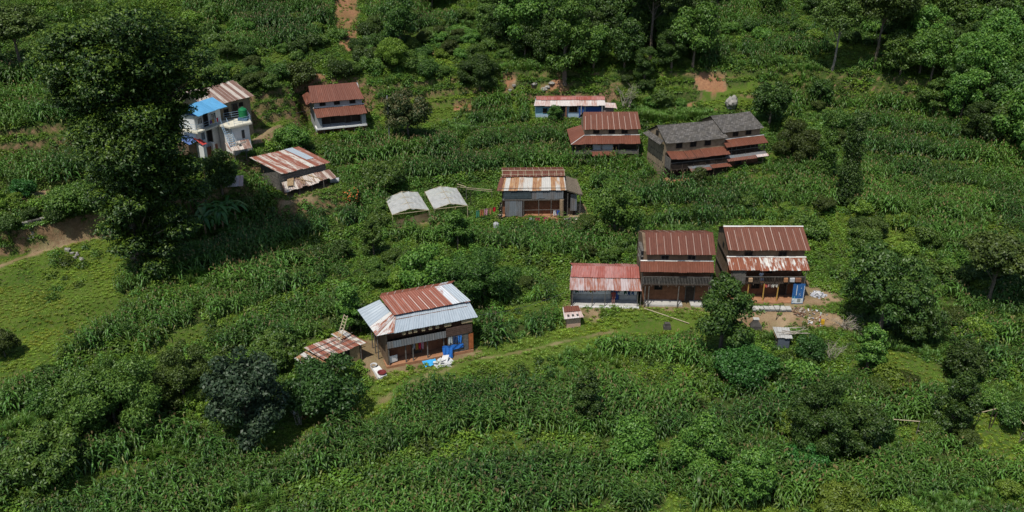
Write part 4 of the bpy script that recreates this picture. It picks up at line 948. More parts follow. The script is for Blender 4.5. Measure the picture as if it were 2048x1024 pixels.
for i in range(5): m.box(6.35, 9.1, -1.28, -1.24, 2.35 + i * .2, 2.52 + i * .2, j=.01)
m.build('plank_panel', M_plain('brown_board', (.10, .06, .045), .85, .4), H)
m = MB()
for i in range(4): m.box(6.5 + i * .55, 7.02 + i * .55, -1.2, -1.16, .35, 2.3, j=.01)
m.build('board_wall', wood_grey, H); MB().box(8.72, 9.2, -1.22, -1.165, .4, 2.2).build('orange_board', M_plain('orange_board', (.38, .12, .04)), H)
MB().box(.42, 9.1, .165, .196, .3, 4.6).build('porch_wall', mud_red, H)
plinth(H, .1, 9.2, -1.25, .16, -.5, .3, clay_floor); posts(H, [.45, 2.15, 2.9, 4.4, 6.1], -1.1, .3, 2.36, wood_grey, .06); door(H, 3.6, .3, .9, 1.8, .163)
m = MB(); m.box(.22, .38, -1.0, 4.8, .3, 4.1); m.build('side_wall', mud_dark, H)
m = MB()
for i in range(4):
    x_1 = lp('H', 737 - 9 * 0 + i * 0, 660, 3)[0]
for y_ in (0.3, 1.6, 2.9): m.tube([(-.3, y_, .0), (-.3, y_, 4.2)], .06, 5)
m.build('side_post', wood_grey, H)
for i, f in enumerate((.18, .25, .31, .40, .48, .56, .66, .70, .86, .89, .92, .95)):   # drying maize cobs under the eave
    x_1 = .4 + f * 9; b = MB()
    for k in range(5):
        b.tube([(x_1 + (k - 2) * .06, -1.3, 3.92), (x_1 + (k - 2) * .075, -1.32, 3.60 - .05 * (k % 2))], [.03, .045], 5)
    tag(b.build('maize_cob_bunch', cobs, None, HS['H'][:3], R(HS['H'][3])), 'small bunch of dried maize cobs hanging under the silver skirt roof', 'maize cobs', 'maize cob bunches under the farmhouse eave')
# ================================================================ W white house with blue roof, and the old house behind
W = house('W', 'white_house', 'white plastered house with a bright blue tin roof, balcony and flat roofed annex')
MB().gable(-.15, 4.5, 0, 2.6, -.8, 5.85, 6.65, .95).build('wall', white, W)
MB().box(-.1, 4.45, -.05, -.004, .0, 5.7).build('front_wall', white, W)
roof2(W, (-.9, 4.5), (-.45, 4.75), .93, 6.95, -1.12, 5.93, T_blue, None, yb=3.1, name='roof')
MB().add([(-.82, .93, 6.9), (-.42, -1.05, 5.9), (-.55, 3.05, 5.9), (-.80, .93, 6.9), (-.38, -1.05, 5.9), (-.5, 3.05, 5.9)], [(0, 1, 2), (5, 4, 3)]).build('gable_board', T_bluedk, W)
m = MB(); m.box(-.2, 4.4, -.95, -.055, 3.72, 3.92); m.box(-.75, -.2, -.9, 2.0, 3.72, 3.92); m.build('balcony', cream, W)
ann = [(2.95, -2.87), (5.57, -3.87), (7.3, -1.78), (4.45, -.1), (3.3, -.1)]
m = MB(); m.prism([(2.75, -3.0), (5.6, -4.1), (7.5, -1.75), (4.45, -.06), (2.9, -.96)], 3.72, 3.93); m.build('annex_slab', cream, W)
MB().prism([(3.2, -2.75), (5.45, -3.65), (7.0, -1.75), (4.5, -.2), (3.6, -.2)], -.6, 3.718).build('annex_wall', white, W)
MB().prism([(3.15, -2.8), (5.48, -3.7), (7.05, -1.75), (4.5, -.15)], -.8, .9).build('annex_plinth', conc, W)
m = MB(); a, b = Vector((5.48, -3.7, 0)), Vector((7.05, -1.75, 0)); d = (b - a).normalized(); n_ = Vector((d.y, -d.x, 0)); a2, b2 = Vector((3.2, -2.75, 0)), Vector((5.45, -3.65, 0)); d2 = (b2 - a2).normalized(); n2 = Vector((d2.y, -d2.x, 0))
p = a2 + d2 * 1.3 + n2 * .03; m.add([p + Vector((0, 0, 2.0)), p + d2 * .4 + Vector((0, 0, 2.0)), p + d2 * .4 + Vector((0, 0, 3.1)), p + Vector((0, 0, 3.1))], [(0, 1, 2, 3)]); m.build('annex_window', glass, W)
window(W, .9, 2.9, .45, .9, -.052, frame=blue_pipe, pane=glass); door(W, 2.0, 1.6, .8, 1.9, -.052, mat=dark); window(W, .7, 4.9, .7, .8, -.052, frame=white, pane=glass, bars=2); window(W, 3.1, 4.9, .8, .8, -.052, frame=white, pane=glass, bars=2); door(W, 1.7, 3.93, .7, 1.7, -.052, mat=dark)
m = MB()
def railing(m, pts, z, h=.9, rails=3, r=.025):
    for p, q in zip(pts[:-1], pts[1:]):
        p, q = Vector(p + (z,)), Vector(q + (z,)); n = max(1, int((q - p).length / .9))
        for i in range(n + 1): s = p.lerp(q, i / n); m.tube([s, s + Vector((0, 0, h))], r, 4)
        for k in range(rails): dz = Vector((0, 0, h * (k + 1) / rails)); m.tube([p + dz, q + dz], r * .8, 4)
railing(m, [(-.7, 1.9), (-.7, -.85), (2.6, -.9)], 3.92); m.build('balcony_railing', blue_pipe, W)
m = MB(); railing(m, [(3.4, -3.15), (5.55, -4.0), (7.4, -1.75), (4.8, -.2)], 3.93); m.build('roof_railing', blue_pipe, W)
m = MB(); st0, st1 = Vector((2.0, -3.3, 1.5)), Vector((2.9, -1.4, 3.9))     # steel stair up to the annex roof
sd_ = Vector((.75, -.3, 0))
for o_ in (Vector((0, 0, 0)), sd_):
    m.tube([st0 + o_, st1 + o_], .04, 4); m.tube([st0 + o_ + Vector((0, 0, .8)), st1 + o_ + Vector((0, 0, .8))], .03, 4)
    for k in range(5): p = st0.lerp(st1, k / 4) + o_; m.tube([p, p + Vector((0, 0, .8))], .02, 4)
for k in range(11): p = st0.lerp(st1, (k + .5) / 11); m.tube([p, p + sd_], .05, 4)
m.build('steel_stair', blue_pipe, W)
m = MB(); m.box(-.15, .35, -.9, -.06, -.9, 1.9); m.box(1.5, 1.85, -.9, -.06, -.9, 1.9); m.build('pillar', white, W)
m = MB()
for i in range(5): m.box(.4 + i * .21, .59 + i * .21, -.62, -.58, -.7, 1.5, j=.008)
for i in range(3): m.box(2.0 + i * .21, 2.19 + i * .21, -.62, -.58, -.5, 1.5, j=.008)
m.build('tin_door', T_plainred, W)
m = MB(); m.sheet((2.2, -2.3, 1.9), (4.8, -3.9, 1.9), (3.9, -5.2, 1.2), (1.5, -3.8, 1.2), .03); m.build('lower_porch_roof', T_old, W)
posts(W, [1.8, 3.8], -4.1, -.6, 1.3, wood_grey, .05)
m = MB(); rs = random.Random(4)
for i in range(14): x_1, y_1 = 2.6 + rs.random() * 1.6, -3.3 - rs.random() * .8; m.box(x_1, x_1 + .3, y_1, y_1 + .22, 1.55, 1.78, j=.06)
m.build('roof_stones', rock, W)
m = MB(); m.sheet((-1.5, 1.9, 3.0), (-.2, 1.9, 3.1), (-.1, -.1, 2.6), (-1.5, -.1, 2.4), .03); m.build('side_awning', M_plain('faded_blue_tarp', (.10, .17, .38)), W)
m = MB(); m.sheet((-.35, .3, 2.9), (.3, .3, 2.9), (.35, -1.1, 2.2), (-.4, -1.1, 2.2), .03, amp=0); m.build('red_awning', M_plain('red_sheet', (.5, .06, .05)), W)
MB().box(-1.5, -.2, .2, 2.0, -.8, 2.3).build('side_room', mud_dark, W)
O = house('OLD', 'mud_house', 'old mud house with brown and pale striped tin roof directly behind the blue roofed one')
MB().gable(-2.0, 4.9, 0, 4.8, -.6, 5.5, 7.3, 2.4).build('wall', mud, O)
roof2(O, (-2.9, 4.4), (-2.3, 5.35), 2.4, 7.55, -.45, 5.72, T_old, None); window(O, 1.0, 4.3, .6, .9); window(O, 3.4, 4.9, .5, .4); door(O, 2.4, 3.7 - .1, .8, 1.6)
tk = thing('water_tank', 'green ribbed plastic water tank standing on the railed annex roof', 'water tank', (HS['W'][0] + math.cos(R(64)) * 6.1 + math.sin(R(64)) * 2.3, HS['W'][1] + math.sin(R(64)) * 6.1 - math.cos(R(64)) * 2.3, HS['W'][2] + 3.94), 0)
prof = [(.0, .0), (.52, .0)]; zz = 0
for k in range(5): prof += [(.55, .06 + k * .2), (.55, .18 + k * .2), (.52, .20 + k * .2)]
prof += [(.45, 1.12), (.2, 1.22), (.2, 1.3), (0, 1.3)]
gt = M_plain('tank_green', (.012, .17, .06), .4, .1)
m = MB(); n_ = 20; m.add([(r_ * math.cos(6.283 * k / n_), r_ * math.sin(6.283 * k / n_), z_ + .35) for r_, z_ in prof for k in range(n_)], [(i * n_ + k, i * n_ + (k + 1) % n_, (i + 1) * n_ + (k + 1) % n_, (i + 1) * n_ + k) for i in range(len(prof) - 1) for k in range(n_)]); m.build('tank', gt, tk)
MB().box(-.6, .6, -.6, .6, 0, .34).build('stand', M_plain('blue_stand', (.06, .13, .22), .6), tk)
# ================================================================ B, shed with striped roof; K, kitchen shed
B = house('B', 'shed', 'square timber shed with a striped rust and cream tin roof')
m = MB()
for i in range(9): z_ = -.3 + i * .33; m.box(.2, 6.6, .0, .05, z_, z_ + .3, j=.012); m.box(.15, .2, .06, 5.2, z_, z_ + .3 + (.07 if i > 6 else 0), j=.012); m.box(6.6, 6.65, .06, 5.2, z_, z_ + .3, j=.012)
m.box(.2, 6.6, 5.2, 5.25, -.3, 3.3); m.build('wall', wood_grey, B)
m = MB(); m.sheet((-1.07, 5.48, 3.63), (5.9, 5.48, 3.63), (7.23, -.31, 2.67), (.35, -.31, 2.67), .03, jag=.1, step=.42); m.sheet((3.8, 5.5, 3.68), (4.9, 5.5, 3.68), (5.9, 1.6, 3.05), (4.9, 1.6, 3.05), .02, 1); m.build('roof', [T_shed, T_zinc], B)
m = MB(); m.sheet((.3, -.15, 1.55), (3.2, -.15, 1.6), (3.0, -1.9, .95), (-.3, -2.0, .85), .03, jag=.25); m.sheet((2.8, -.15, 1.7), (7.0, -.15, 1.75), (7.0, -1.9, 1.2), (2.9, -1.9, 1.0), .03, jag=.2); m.build('lean_to_roof', T_old, B)
m = MB()
for i in range(7): a = random.uniform(0, 5); m.tube([(a, random.uniform(-.5, -.2), 1.72), (a + random.uniform(-.6, 1.6), -1.7, 1.25)], .05, 4)
m.sheet((1.0, -.3, 1.82), (1.9, -.3, 1.85), (1.2, -1.5, 1.35), (.4, -1.4, 1.35), .02); m.build('roof_scrap', wood_tan, B)
posts(B, [.1, 1.8, 3.5, 5.2, 6.8], -1.8, -.5, 1.1, wood_grey, .05); MB().box(.3, 6.5, -.4, -.1, -.4, 1.2).build('inner_wall', wood_and_shade, B)
K = house('K', 'kitchen_shed', 'small low shed with a broken rusty and white tin roof beside the silver roofed farmhouse')
m = MB(); m.sheet((-.9, 2.4, 2.25), (3.9, 2.3, 2.3), (4.6, -.3, 1.95), (-.3, -.25, 1.9), .03, jag=.1); m.sheet((-2.4, 1.6, 2.0), (-.95, 1.9, 2.15), (-.2, -.6, 1.7), (-1.9, -.9, 1.5), .03, 1, jag=.15, lift=.03)
m.sheet((2.2, 2.5, 2.55), (3.7, 2.6, 2.5), (4.0, 1.4, 2.28), (2.5, 1.4, 2.3), .03, 1, jag=.2); m.build('roof', [T_old if False else T_shed, T_cream], K)
m = MB()
for i in range(3): m.tube([(-1.6 + i * .2, .2 + i * .7, 2.1 + i * .05), (4.2, .25 + i * .75, 2.16 + i * .08)], .035, 4)
m.build('roof_pole', wood_grey, K)
MB().box(.3, 2.6, .0, .1, -.3, 1.75).build('wall', wood_and_shade, K); MB().box(2.7, 3.8, -.05, .1, -.3, 1.75).build('wall_board', wood_tan, K); MB().box(4.0, 4.1, 0, 2.3, -.3, 1.85).build('side_wall', mud_red, K); MB().box(-1.5, 4.0, 2.1, 2.2, -.3, 1.9).build('back_wall', wood_and_shade, K)
posts(K, [-1.7, .0, 3.9], -.1, -.4, 1.8, wood_grey, .06)
# ================================================================ trees: (name, label, category, px, base py, width px, height px, style, leaf, pale trunk)
def place(px, py, wpx, hpx):
    P = ground(px, py); d = float(project(P)[2]); s = FPX / d
    ang = math.asin(min(.95, (CAMZ - P[2]) / np.linalg.norm(P - np.array([0, 0, CAMZ]))))
    return P, wpx / s / 2, hpx / s / math.cos(ang) / (1.0 + .35 * math.sin(ang) * min(1.2, wpx / max(hpx, 1)))
TREES = [
 ('broadleaf_tree', 'very dark bluish leaved round tree beside the bright green bush at lower left', 'tree', 500, 892, 165, 205, 'round', 'blue', 0),
 ('shrub', 'bright blue green feathery bush in front of the low kitchen shed', 'shrub', 652, 812, 168, 108, 'bush', 'bright', 0),
 ('tree', 'wide dull green tree left of the bluish dark tree', 'tree', 235, 860, 215, 165, 'fine', 'mid', 0),
 ('shrub', 'low pale green broad leaved bush near the lower left corner', 'shrub', 110, 950, 165, 110, 'rosette', 'mid', 0),
 ('shrub', 'yellowish green loose bush between dull tree and bluish tree', 'shrub', 372, 810, 130, 140, 'fine', 'olive', 0),
 ('shrub', 'rounded vine covered bush left of the kitchen shed', 'shrub', 555, 735, 105, 85, 'rosette', 'mid', 0),
 ('tree', 'small slim tree behind the bamboo ladder', 'tree', 700, 665, 62, 115, 'round', 'mid', 0),
 ('shrub', 'dark bush between the kitchen shed and the silver roofed farmhouse', 'shrub', 722, 665, 40, 60, 'bush', 'dark', 0),
 ('broadleaf_tree', 'flowering tree with tan leaf clusters next to the power pole', 'tree', 818, 290, 100, 125, 'round', 'tan', 0),
 ('shrub', 'round glossy bush in the maize above the two plastic shelters', 'shrub', 765, 382, 100, 68, 'rosette', 'mid', 0),
 ('tree', 'small round tree below the left plastic shelter', 'tree', 748, 512, 56, 78, 'round', 'mid', 0),
 ('tree', 'small round tree below the right plastic shelter', 'tree', 916, 500, 62, 88, 'round', 'mid', 0),
 ('tree', 'broad bushy tree in the middle behind the silver roofed farmhouse', 'tree', 855, 592, 105, 112, 'round', 'mid', 0),
 ('conifer', 'dark needle like spreading tree in the centre above the farmhouse roof', 'tree', 968, 598, 140, 118, 'fine', 'dark', 0),
 ('tree', 'leafy tree right of the stone heap beside the cream roofed house', 'tree', 1228, 482, 108, 128, 'round', 'mid', 0),
 ('shrub', 'small bush in front of the turquoise washed house', 'shrub', 1111, 242, 36, 36, 'bush', 'dark', 0),
 ('broadleaf_tree', 'leaning leafy tree in front of the gap between the two tall mud houses', 'tree', 1440, 708, 122, 172, 'round', 'dark', 0),
 ('shrub', 'bright blue green bush row below the dirt yard', 'shrub', 1490, 755, 135, 68, 'bush', 'bright', 0),
 ('shrub', 'bright blue green bush right of the grey toilet hut', 'shrub', 1618, 718, 64, 58, 'bush', 'bright', 0),
 ('broadleaf_tree', 'large dome shaped tree with star like leaf clusters right of the bannered house', 'tree', 1758, 672, 180, 205, 'rosette', 'dark', 0),
 ('tree', 'lower broad limbed tree touching the right side of the dome shaped tree', 'tree', 1830, 690, 105, 120, 'rosette', 'dark', 0),
 ('tree', 'small roundish tree right of the pile of dead branches', 'tree', 1732, 745, 72, 108, 'round', 'mid', 0),
 ('feathery_tree', 'wide flat topped feathery dark olive tree at the right edge', 'tree', 1975, 615, 150, 165, 'spread', 'olive', 0),
 ('tree', 'glossy dark tree rising above the leaning bean poles', 'tree', 1898, 865, 90, 140, 'round', 'dark', 0),
 ('tree', 'dark tree just below the small lime green clearing', 'tree', 1925, 760, 85, 90, 'round', 'dark', 0),
 ('tree', 'dark small tree standing alone in the lower middle maize', 'tree', 1172, 852, 62, 115, 'round', 'dark', 0),
 ('shrub', 'yellow green bush left of the banana plant in the lower maize', 'shrub', 1262, 935, 105, 110, 'bush', 'mid', 0),
 ('shrub', 'big light green bush just above the banana plant', 'shrub', 1395, 955, 120, 130, 'bush', 'mid', 0),
 ('tree', 'broad dull green tree in the lower right maize', 'tree', 1640, 905, 150, 160, 'fine', 'dark', 0),
 ('tree', 'second dull green tree leaning right in the lower right maize', 'tree', 1715, 915, 110, 125, 'rosette', 'dark', 0),
 ('shrub', 'bright bluish bush below the dull green trees at lower right', 'shrub', 1610, 945, 95, 60, 'bush', 'bright', 0),
 ('tree', 'round light green tree at the bottom right of the banana plant', 'tree', 1497, 1010, 90, 125, 'round', 'mid', 0),
 ('shrub', 'lime green bush cut by the bottom edge at right', 'shrub', 1680, 1050, 125, 95, 'rosette', 'lime', 0),
 ('shrub', 'lime green bush cut by the bottom edge next to the bottom right corner maize', 'shrub', 1800, 1060, 90, 70, 'rosette', 'lime', 0),
 ('vine_covered_tree', 'tall column of climbing vines on the right slope, darker and nearer one', 'tree', 1690, 410, 62, 190, 'column', 'dark', 0),
 ('vine_covered_tree', 'slimmer column of climbing vines left of the darker column', 'tree', 1645, 365, 50, 150, 'column', 'mid', 0),
 ('tree', 'dense dark round tree right above the dark slate roof', 'tree', 1538, 252, 82, 100, 'round', 'dark', 0),
 ('tree', 'dark round tree with a short trunk below the two tall bare trunked trees', 'tree', 1638, 208, 52, 58, 'round', 'dark', 0),
 ('shrub', 'brownish olive bush right of the slate roofed pair', 'shrub', 1590, 328, 105, 95, 'fine', 'olive', 0),
 ('shrub', 'round light bush between the red cut bank and the turquoise house', 'shrub', 1325, 216, 52, 42, 'rosette', 'mid', 0),
 ('shrub', 'small round bush in front of the slate roofed pair', 'shrub', 1395, 368, 40, 38, 'rosette', 'olive', 0),
 ('tree', 'small glossy tree below the white plastered house', 'tree', 445, 385, 70, 92, 'round', 'dark', 0),
 ('shrub', 'pale bluish bush on the terrace at the far left', 'shrub', 50, 396, 50, 45, 'bush', 'bright', 0),
 ('shrub', 'leafy hedge bush on the stone bank at the left', 'shrub', 150, 425, 110, 62, 'bush', 'mid', 0),
 ('shrub', 'leafy bush left of the rust red house above the shed', 'shrub', 585, 300, 80, 55, 'bush', 'mid', 0),
 ('shrub', 'bamboo like arching light green bush under the landslide scar', 'shrub', 790, 135, 85, 62, 'fine', 'lime', 0),
 ('tree', 'dark dense tree beside the landslide scar at the top', 'tree', 800, 100, 75, 130, 'round', 'dark', 0),
 ('shrub', 'olive scrub on the corner of the bank left of the turquoise house', 'shrub', 960, 180, 90, 80, 'fine', 'dark', 0),
 ('shrub', 'dark scrub hanging over the bank in the upper left centre', 'shrub', 600, 175, 80, 55, 'bush', 'olive', 0),
 ('feathery_tree', 'olive flat topped tree in the top left corner behind the giant tree', 'tree', 45, 150, 130, 150, 'spread', 'olive', 0),
 ('tall_tree', 'tall tree with pale bare twin trunks, left of the pair near the top right', 'tree', 1664, 140, 105, 160, 'tall', 'olive', 1),
 ('tall_tree', 'tall tree with a single dark bare trunk, right of the pair near the top right', 'tree', 1748, 142, 130, 195, 'tall', 'olive', 0),
 ('tall_tree', 'tall tree with a thick straight trunk in the top centre wood', 'tree', 1300, 118, 150, 200, 'tall', 'dark', 0),
 ('broadleaf_tree', 'large bright leaved tree in the front row of the top centre wood', 'tree', 1130, 165, 100, 190, 'round', 'mid', 0),
]
TP = []
for i, (nm, lab, cat, px, py, wp, hp, st, lf, pale) in enumerate(TREES):
    P, r_, h_ = place(px, py, wp, hp)
    if st in ('bush', 'rosette') and cat == 'shrub': h_ = max(h_, r_ * .7)
    build_tree(nm, lab, cat, P[0], P[1], P[2], r_, max(h_, .8), st, lf, 500 + i, pale=bool(pale)); TP.append((P[0], P[1], r_))
# the giant tree on the left: a real height of about 26 m, tiers of boughs
P = ground(280, 548); g = np.random.default_rng(99); s_ = FPX / float(project(P)[2])
def bpos(px, py, depth=0.0):          # where a bough seen at this spot of the photo stands, near the trunk's distance
    d = ray(px, py); t = (P[1] + depth) / d[1]; return d[0] * t - P[0], depth, CAMZ + d[2] * t - P[2]
bl = []
outline = [(140, 190, 70), (120, 165, 60), (205, 275, 70), (360, 215, 45), (230, 228, 80), (295, 222, 70), (180, 210, 55), (255, 50, 115), (150, 75, 85), (350, 62, 85), (92, 105, 55), (70, 120, 35), (432, 150, 35), (200, 90, 100), (300, 100, 110), (390, 110, 60), (130, 140, 70), (230, 155, 100), (330, 165, 95), (412, 160, 42), (175, 190, 60), (270, 215, 95), (325, 232, 45), (395, 185, 30), (215, 250, 75), (310, 245, 65), (170, 265, 50), (190, 300, 55),
           (300, 275, 80), (240, 310, 85), (330, 320, 45), (270, 355, 85), (200, 345, 35), (330, 370, 50), (280, 400, 80), (240, 425, 60), (340, 430, 50), (300, 455, 75), (375, 330, 45), (385, 380, 45), (200, 390, 50), (365, 450, 45), (235, 455, 60), (260, 490, 50), (335, 490, 40), (300, 525, 45)]
for px, py, wd in outline:
    for k in range(8 if wd > 60 else 5):
        x_, y_, z_ = bpos(px + g.uniform(-1, 1) * wd * .33, py + g.uniform(-1, 1) * wd * .22, g.uniform(-.9, .9) * min(7.5, wd / s_ * 1.0))
        r_ = wd / s_ * g.uniform(.34, .50) * (1.22 if py > 240 else 1.0); bl.append((x_, y_, max(z_, .8), r_, r_, r_ * (.42 if py < 240 else .6)))
bt = thing('giant_tree', 'giant dark tree with yellow tipped boughs towering over the left of the photo', 'tree', (P[0], P[1], P[2] - .1), 0)
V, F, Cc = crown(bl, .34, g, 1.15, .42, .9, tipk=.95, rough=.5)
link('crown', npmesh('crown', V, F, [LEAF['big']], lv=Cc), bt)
trunk_mb(g, 21, .55, [(b[0] * .8, b[1] * .8, b[2]) for b in bl[::3]], lean=.02, n=9).build('trunk', bark, bt)
# ---- woods and scattered trees: copies of a few kinds
KINDS = []
for i, (nm, R0, H0, st, lf) in enumerate([('broadleaf_tree', 3.6, 8.5, 'round', 'dark'), ('broadleaf_tree', 3.2, 7.5, 'round', 'mid'), ('broadleaf_tree', 4.2, 9, 'round', 'mid'), ('feathery_tree', 4.4, 9.5, 'spread', 'olive'), ('broadleaf_tree', 3.4, 7.5, 'rosette', 'mid'), ('tree', 2.8, 8.5, 'fine', 'dark'), ('broadleaf_tree', 3.4, 7, 'round', 'olive'), ('tree', 2.6, 7, 'round', 'lime')]):
    KINDS.append((nm, R0, H0, tree_meshes(nm, 700 + i, R0, H0, st, lf)))
SHR = []
for i, (R0, H0, st, lf) in enumerate([(1.5, 1.9, 'bush', 'mid'), (1.7, 2.0, 'bush', 'dark'), (1.4, 2.2, 'fine', 'olive'), (1.6, 1.7, 'rosette', 'mid'), (1.3, 1.6, 'bush', 'lime')]):
    SHR.append((R0, H0, tree_meshes('shrub', 740 + i, R0, H0, st, lf)))
def inst(kind, nm, label, cat, group, x, y, sc, rot):
    cm, tm = kind; z = float(height(x, y)); t = thing(nm, label, cat, (x, y, z - .1), rot, group); t.scale = (sc, sc, sc * rng.uniform(.85, 1.2))
    link('crown', cm, t)
    if not hasattr(tm, '_me'): tm._me = tm.build('trunk', bark, t)
    else: o = link('trunk', tm._me.data, t)
def fill(polys, spacing, kinds, label, cat, group, smin, smax, seed, keep=1.0, name=None):
    g = np.random.default_rng(seed); n = 0; pts = []
    X, Y = np.meshgrid(np.arange(-85, 105, spacing), np.arange(60, 178, spacing * .9)); X = X.ravel() + g.uniform(-.42, .42, X.size) * spacing; Y = Y.ravel() + g.uniform(-.42, .42, Y.size) * spacing
    Z = height(X, Y); q = project(np.stack([X, Y, Z], -1)); m = np.zeros(len(X), bool)
    for pl in polys: m |= in_poly(q[:, 0], q[:, 1], pl)
    m &= ~in_pad(X, Y, 2.2) & (g.random(len(X)) < keep)
    for x, y in zip(X[m], Y[m]):
        if any((x - a) ** 2 + (y - b) ** 2 < (r * .6) ** 2 for a, b, r in TP): continue
        k = kinds[int(g.integers(len(kinds)))]; inst(k[-1], name or (k[0] if isinstance(k[0], str) else 'shrub'), label, cat, group, x, y, g.uniform(smin, smax), g.uniform(0, 6.28)); n += 1
    print(group, n)
fill([[(945, -80), (1380, -80), (1400, 60), (1385, 140), (1230, 178), (1130, 150), (1060, 140), (1010, 120), (950, 60)]], 3.9, [KINDS[i] for i in (0, 1, 2, 5, 0)], 'dark tree in the dense wood at the top centre above the turquoise house', 'tree', 'trees of the top centre wood', .7, 1.1, 31)
fill([[(1780, -80), (2150, -80), (2150, 350), (2040, 330), (1960, 300), (1900, 262), (1850, 225), (1800, 150), (1770, 70)]], 3.6, [KINDS[i] for i in (0, 2, 1, 4, 5, 0)], 'green tree in the dense wood filling the upper right corner', 'tree', 'trees of the upper right wood', .75, 1.15, 32)
fill([[(1380, -60), (1780, -60), (1770, 30), (1600, 40), (1400, 20)], [(700, -60), (950, -60), (950, 30), (760, 20)]], 5.0, [KINDS[i] for i in (1, 5, 6, 0)], 'tree standing along the top edge between the two dense woods or left of them', 'tree', 'trees along the top edge', .55, .9, 33, .55)
fill([[(430, 135), (640, 130), (780, 130), (940, 130), (1000, 170), (900, 150), (760, 172), (620, 190), (560, 190), (430, 200)], [(700, 100), (1000, 60), (1040, 110), (990, 150), (720, 130)]], 2.1, SHR, 'leafy shrub growing on the long earth bank in the upper left half', 'shrub', 'shrubs on the long upper bank', .7, 1.35, 34, .72)
fill([[(0, 390), (200, 385), (210, 420), (120, 455), (0, 470)], [(-60, 395), (0, 390), (0, 470), (-60, 490)]], 2.0, SHR, 'leafy shrub on the stone bank above the left footpath', 'shrub', 'shrubs on the left stone bank', .6, 1.0, 35, .6)
fill([[(1600, 400), (1720, 410), (1850, 480), (1980, 560), (2060, 640), (2060, 700), (1900, 690), (1850, 600), (1700, 470), (1640, 480), (1640, 560), (1615, 470)], [(1200, 60), (1200, 61)], [(1560, 760), (1800, 780), (1760, 850), (1600, 830)]], 2.7, SHR, 'leafy shrub on the right slope beyond the bannered house', 'shrub', 'shrubs on the right slope', .8, 1.7, 36, .5)
fill([[(620, 520), (740, 500), (900, 560), (1110, 540), (1130, 600), (960, 610), (900, 570), (720, 590), (650, 560)], [(1140, 530), (1180, 510), (1280, 490), (1280, 525)], [(1085, 640), (1125, 590), (1135, 650), (1110, 680)]], 2.3, SHR, 'leafy shrub among the maize behind the silver roofed farmhouse', 'shrub', 'shrubs in the middle of the photo', .7, 1.35, 37, .6)
fill([[(0, 700), (110, 720), (250, 640), (330, 690), (200, 780), (100, 850), (0, 880)], [(400, 700), (480, 720), (420, 840), (330, 850)]], 2.5, SHR, 'leafy shrub in the scrub below the bright left slope', 'shrub', 'shrubs at the lower left', .7, 1.4, 38, .4)
fill([[(1000, 780), (2040, 760), (2040, 1010), (1000, 1010)]], 4.4, SHR, 'leafy shrub poking out of the lower maize field', 'shrub', 'shrubs in the lower maize field', .55, 1.2, 39, .55)
fill([[(640, 200), (760, 190), (770, 280), (700, 280)], [(1220, 150), (1400, 160), (1380, 230), (1240, 210)], [(1430, 30), (1760, 30), (1740, 100), (1560, 80), (1400, 95)], [(380, 30), (680, 20), (680, 120), (400, 125)], [(720, 30), (940, 40), (940, 100), (720, 100)], [(1500, 240), (1680, 200), (1700, 300), (1560, 330)]], 3.3, SHR, 'leafy shrub scattered on the upper slopes', 'shrub', 'shrubs on the upper slopes', .7, 1.5, 40, .6)
fill([[(640, 380), (780, 360), (780, 480), (640, 500)], [(900, 380), (1000, 400), (990, 470), (880, 480)], [(1150, 380), (1290, 380), (1290, 500), (1150, 500)], [(1400, 390), (1620, 340), (1640, 470), (1420, 455)], [(420, 380), (520, 360), (520, 420), (440, 440)], [(430, 490), (620, 500), (600, 560), (450, 560)]], 3.0, SHR, 'leafy shrub at the field edges around the middle houses', 'shrub', 'shrubs around the middle houses', .55, 1.25, 41, .42)
# ---- banana plants
ban_leaf = M_leaf('banana_leaf', (.03, .09, .015), (.07, .15, .03), (.2, .2, .06), trans=.3, rough=.4)
def banana(label, px, py, H, seed, n=7, stems=1, sp=.0):
    P = ground(px, py); g = np.random.default_rng(seed); t = thing('banana_plant', label, 'banana plant', (P[0], P[1], P[2] - .05)); parts = []; m = MB()
    for s in range(stems):
        ox, oy = (g.normal(0, sp), g.normal(0, sp)) if stems > 1 else (0, 0); h = H * g.uniform(.75, 1.0); m.tube([(ox, oy, -.2), (ox + g.normal(0, .1), oy, h * .6)], [.14, .08], 7)
        for k in range(n):
            a = k * 2.4 + g.normal(0, .3); Ln = h * g.uniform(.5, .68); ts = np.linspace(0, 1, 7); rr = Ln * ts * .85; up = g.uniform(.35, 1.0); zz = h * .58 + Ln * (up * ts - (.55 + .5 * up) * ts ** 2.2)
            wd = .22 * np.sin(np.pi * (ts * .9 + .06)) ** .6; wd[-1] = .03; dx, dy = math.cos(a), math.sin(a)
            C0 = np.stack([ox + dx * rr, oy + dy * rr, zz], -1); A = C0 + np.stack([-dy * wd, dx * wd, -wd * .35], -1); B = C0 + np.stack([dy * wd, -dx * wd, -wd * .35], -1)
            V = np.stack([A, C0, B], 1).reshape(-1, 3); F = np.array([q for j in range(6) for q in ([3 * j, 3 * j + 1, 3 * j + 4, 3 * j + 3], [3 * j + 1, 3 * j + 2, 3 * j + 5, 3 * j + 4])])
            parts.append((V, F, 0, np.tile([g.random(), .3 * (g.random() < .2), 0], (21, 1))))
    V, F, M_, C_ = merge(parts); link('fronds', npmesh('fronds', V, F, [ban_leaf], lv=C_), t); m.build('stem', wood_tan, t)
banana('lone banana plant with wide drooping leaves in the lower maize', 1395, 978, 3.4, 5)
banana('dark clump of banana plants in the shade right of the giant tree', 440, 468, 5.2, 6, 8, 9, 1.3)
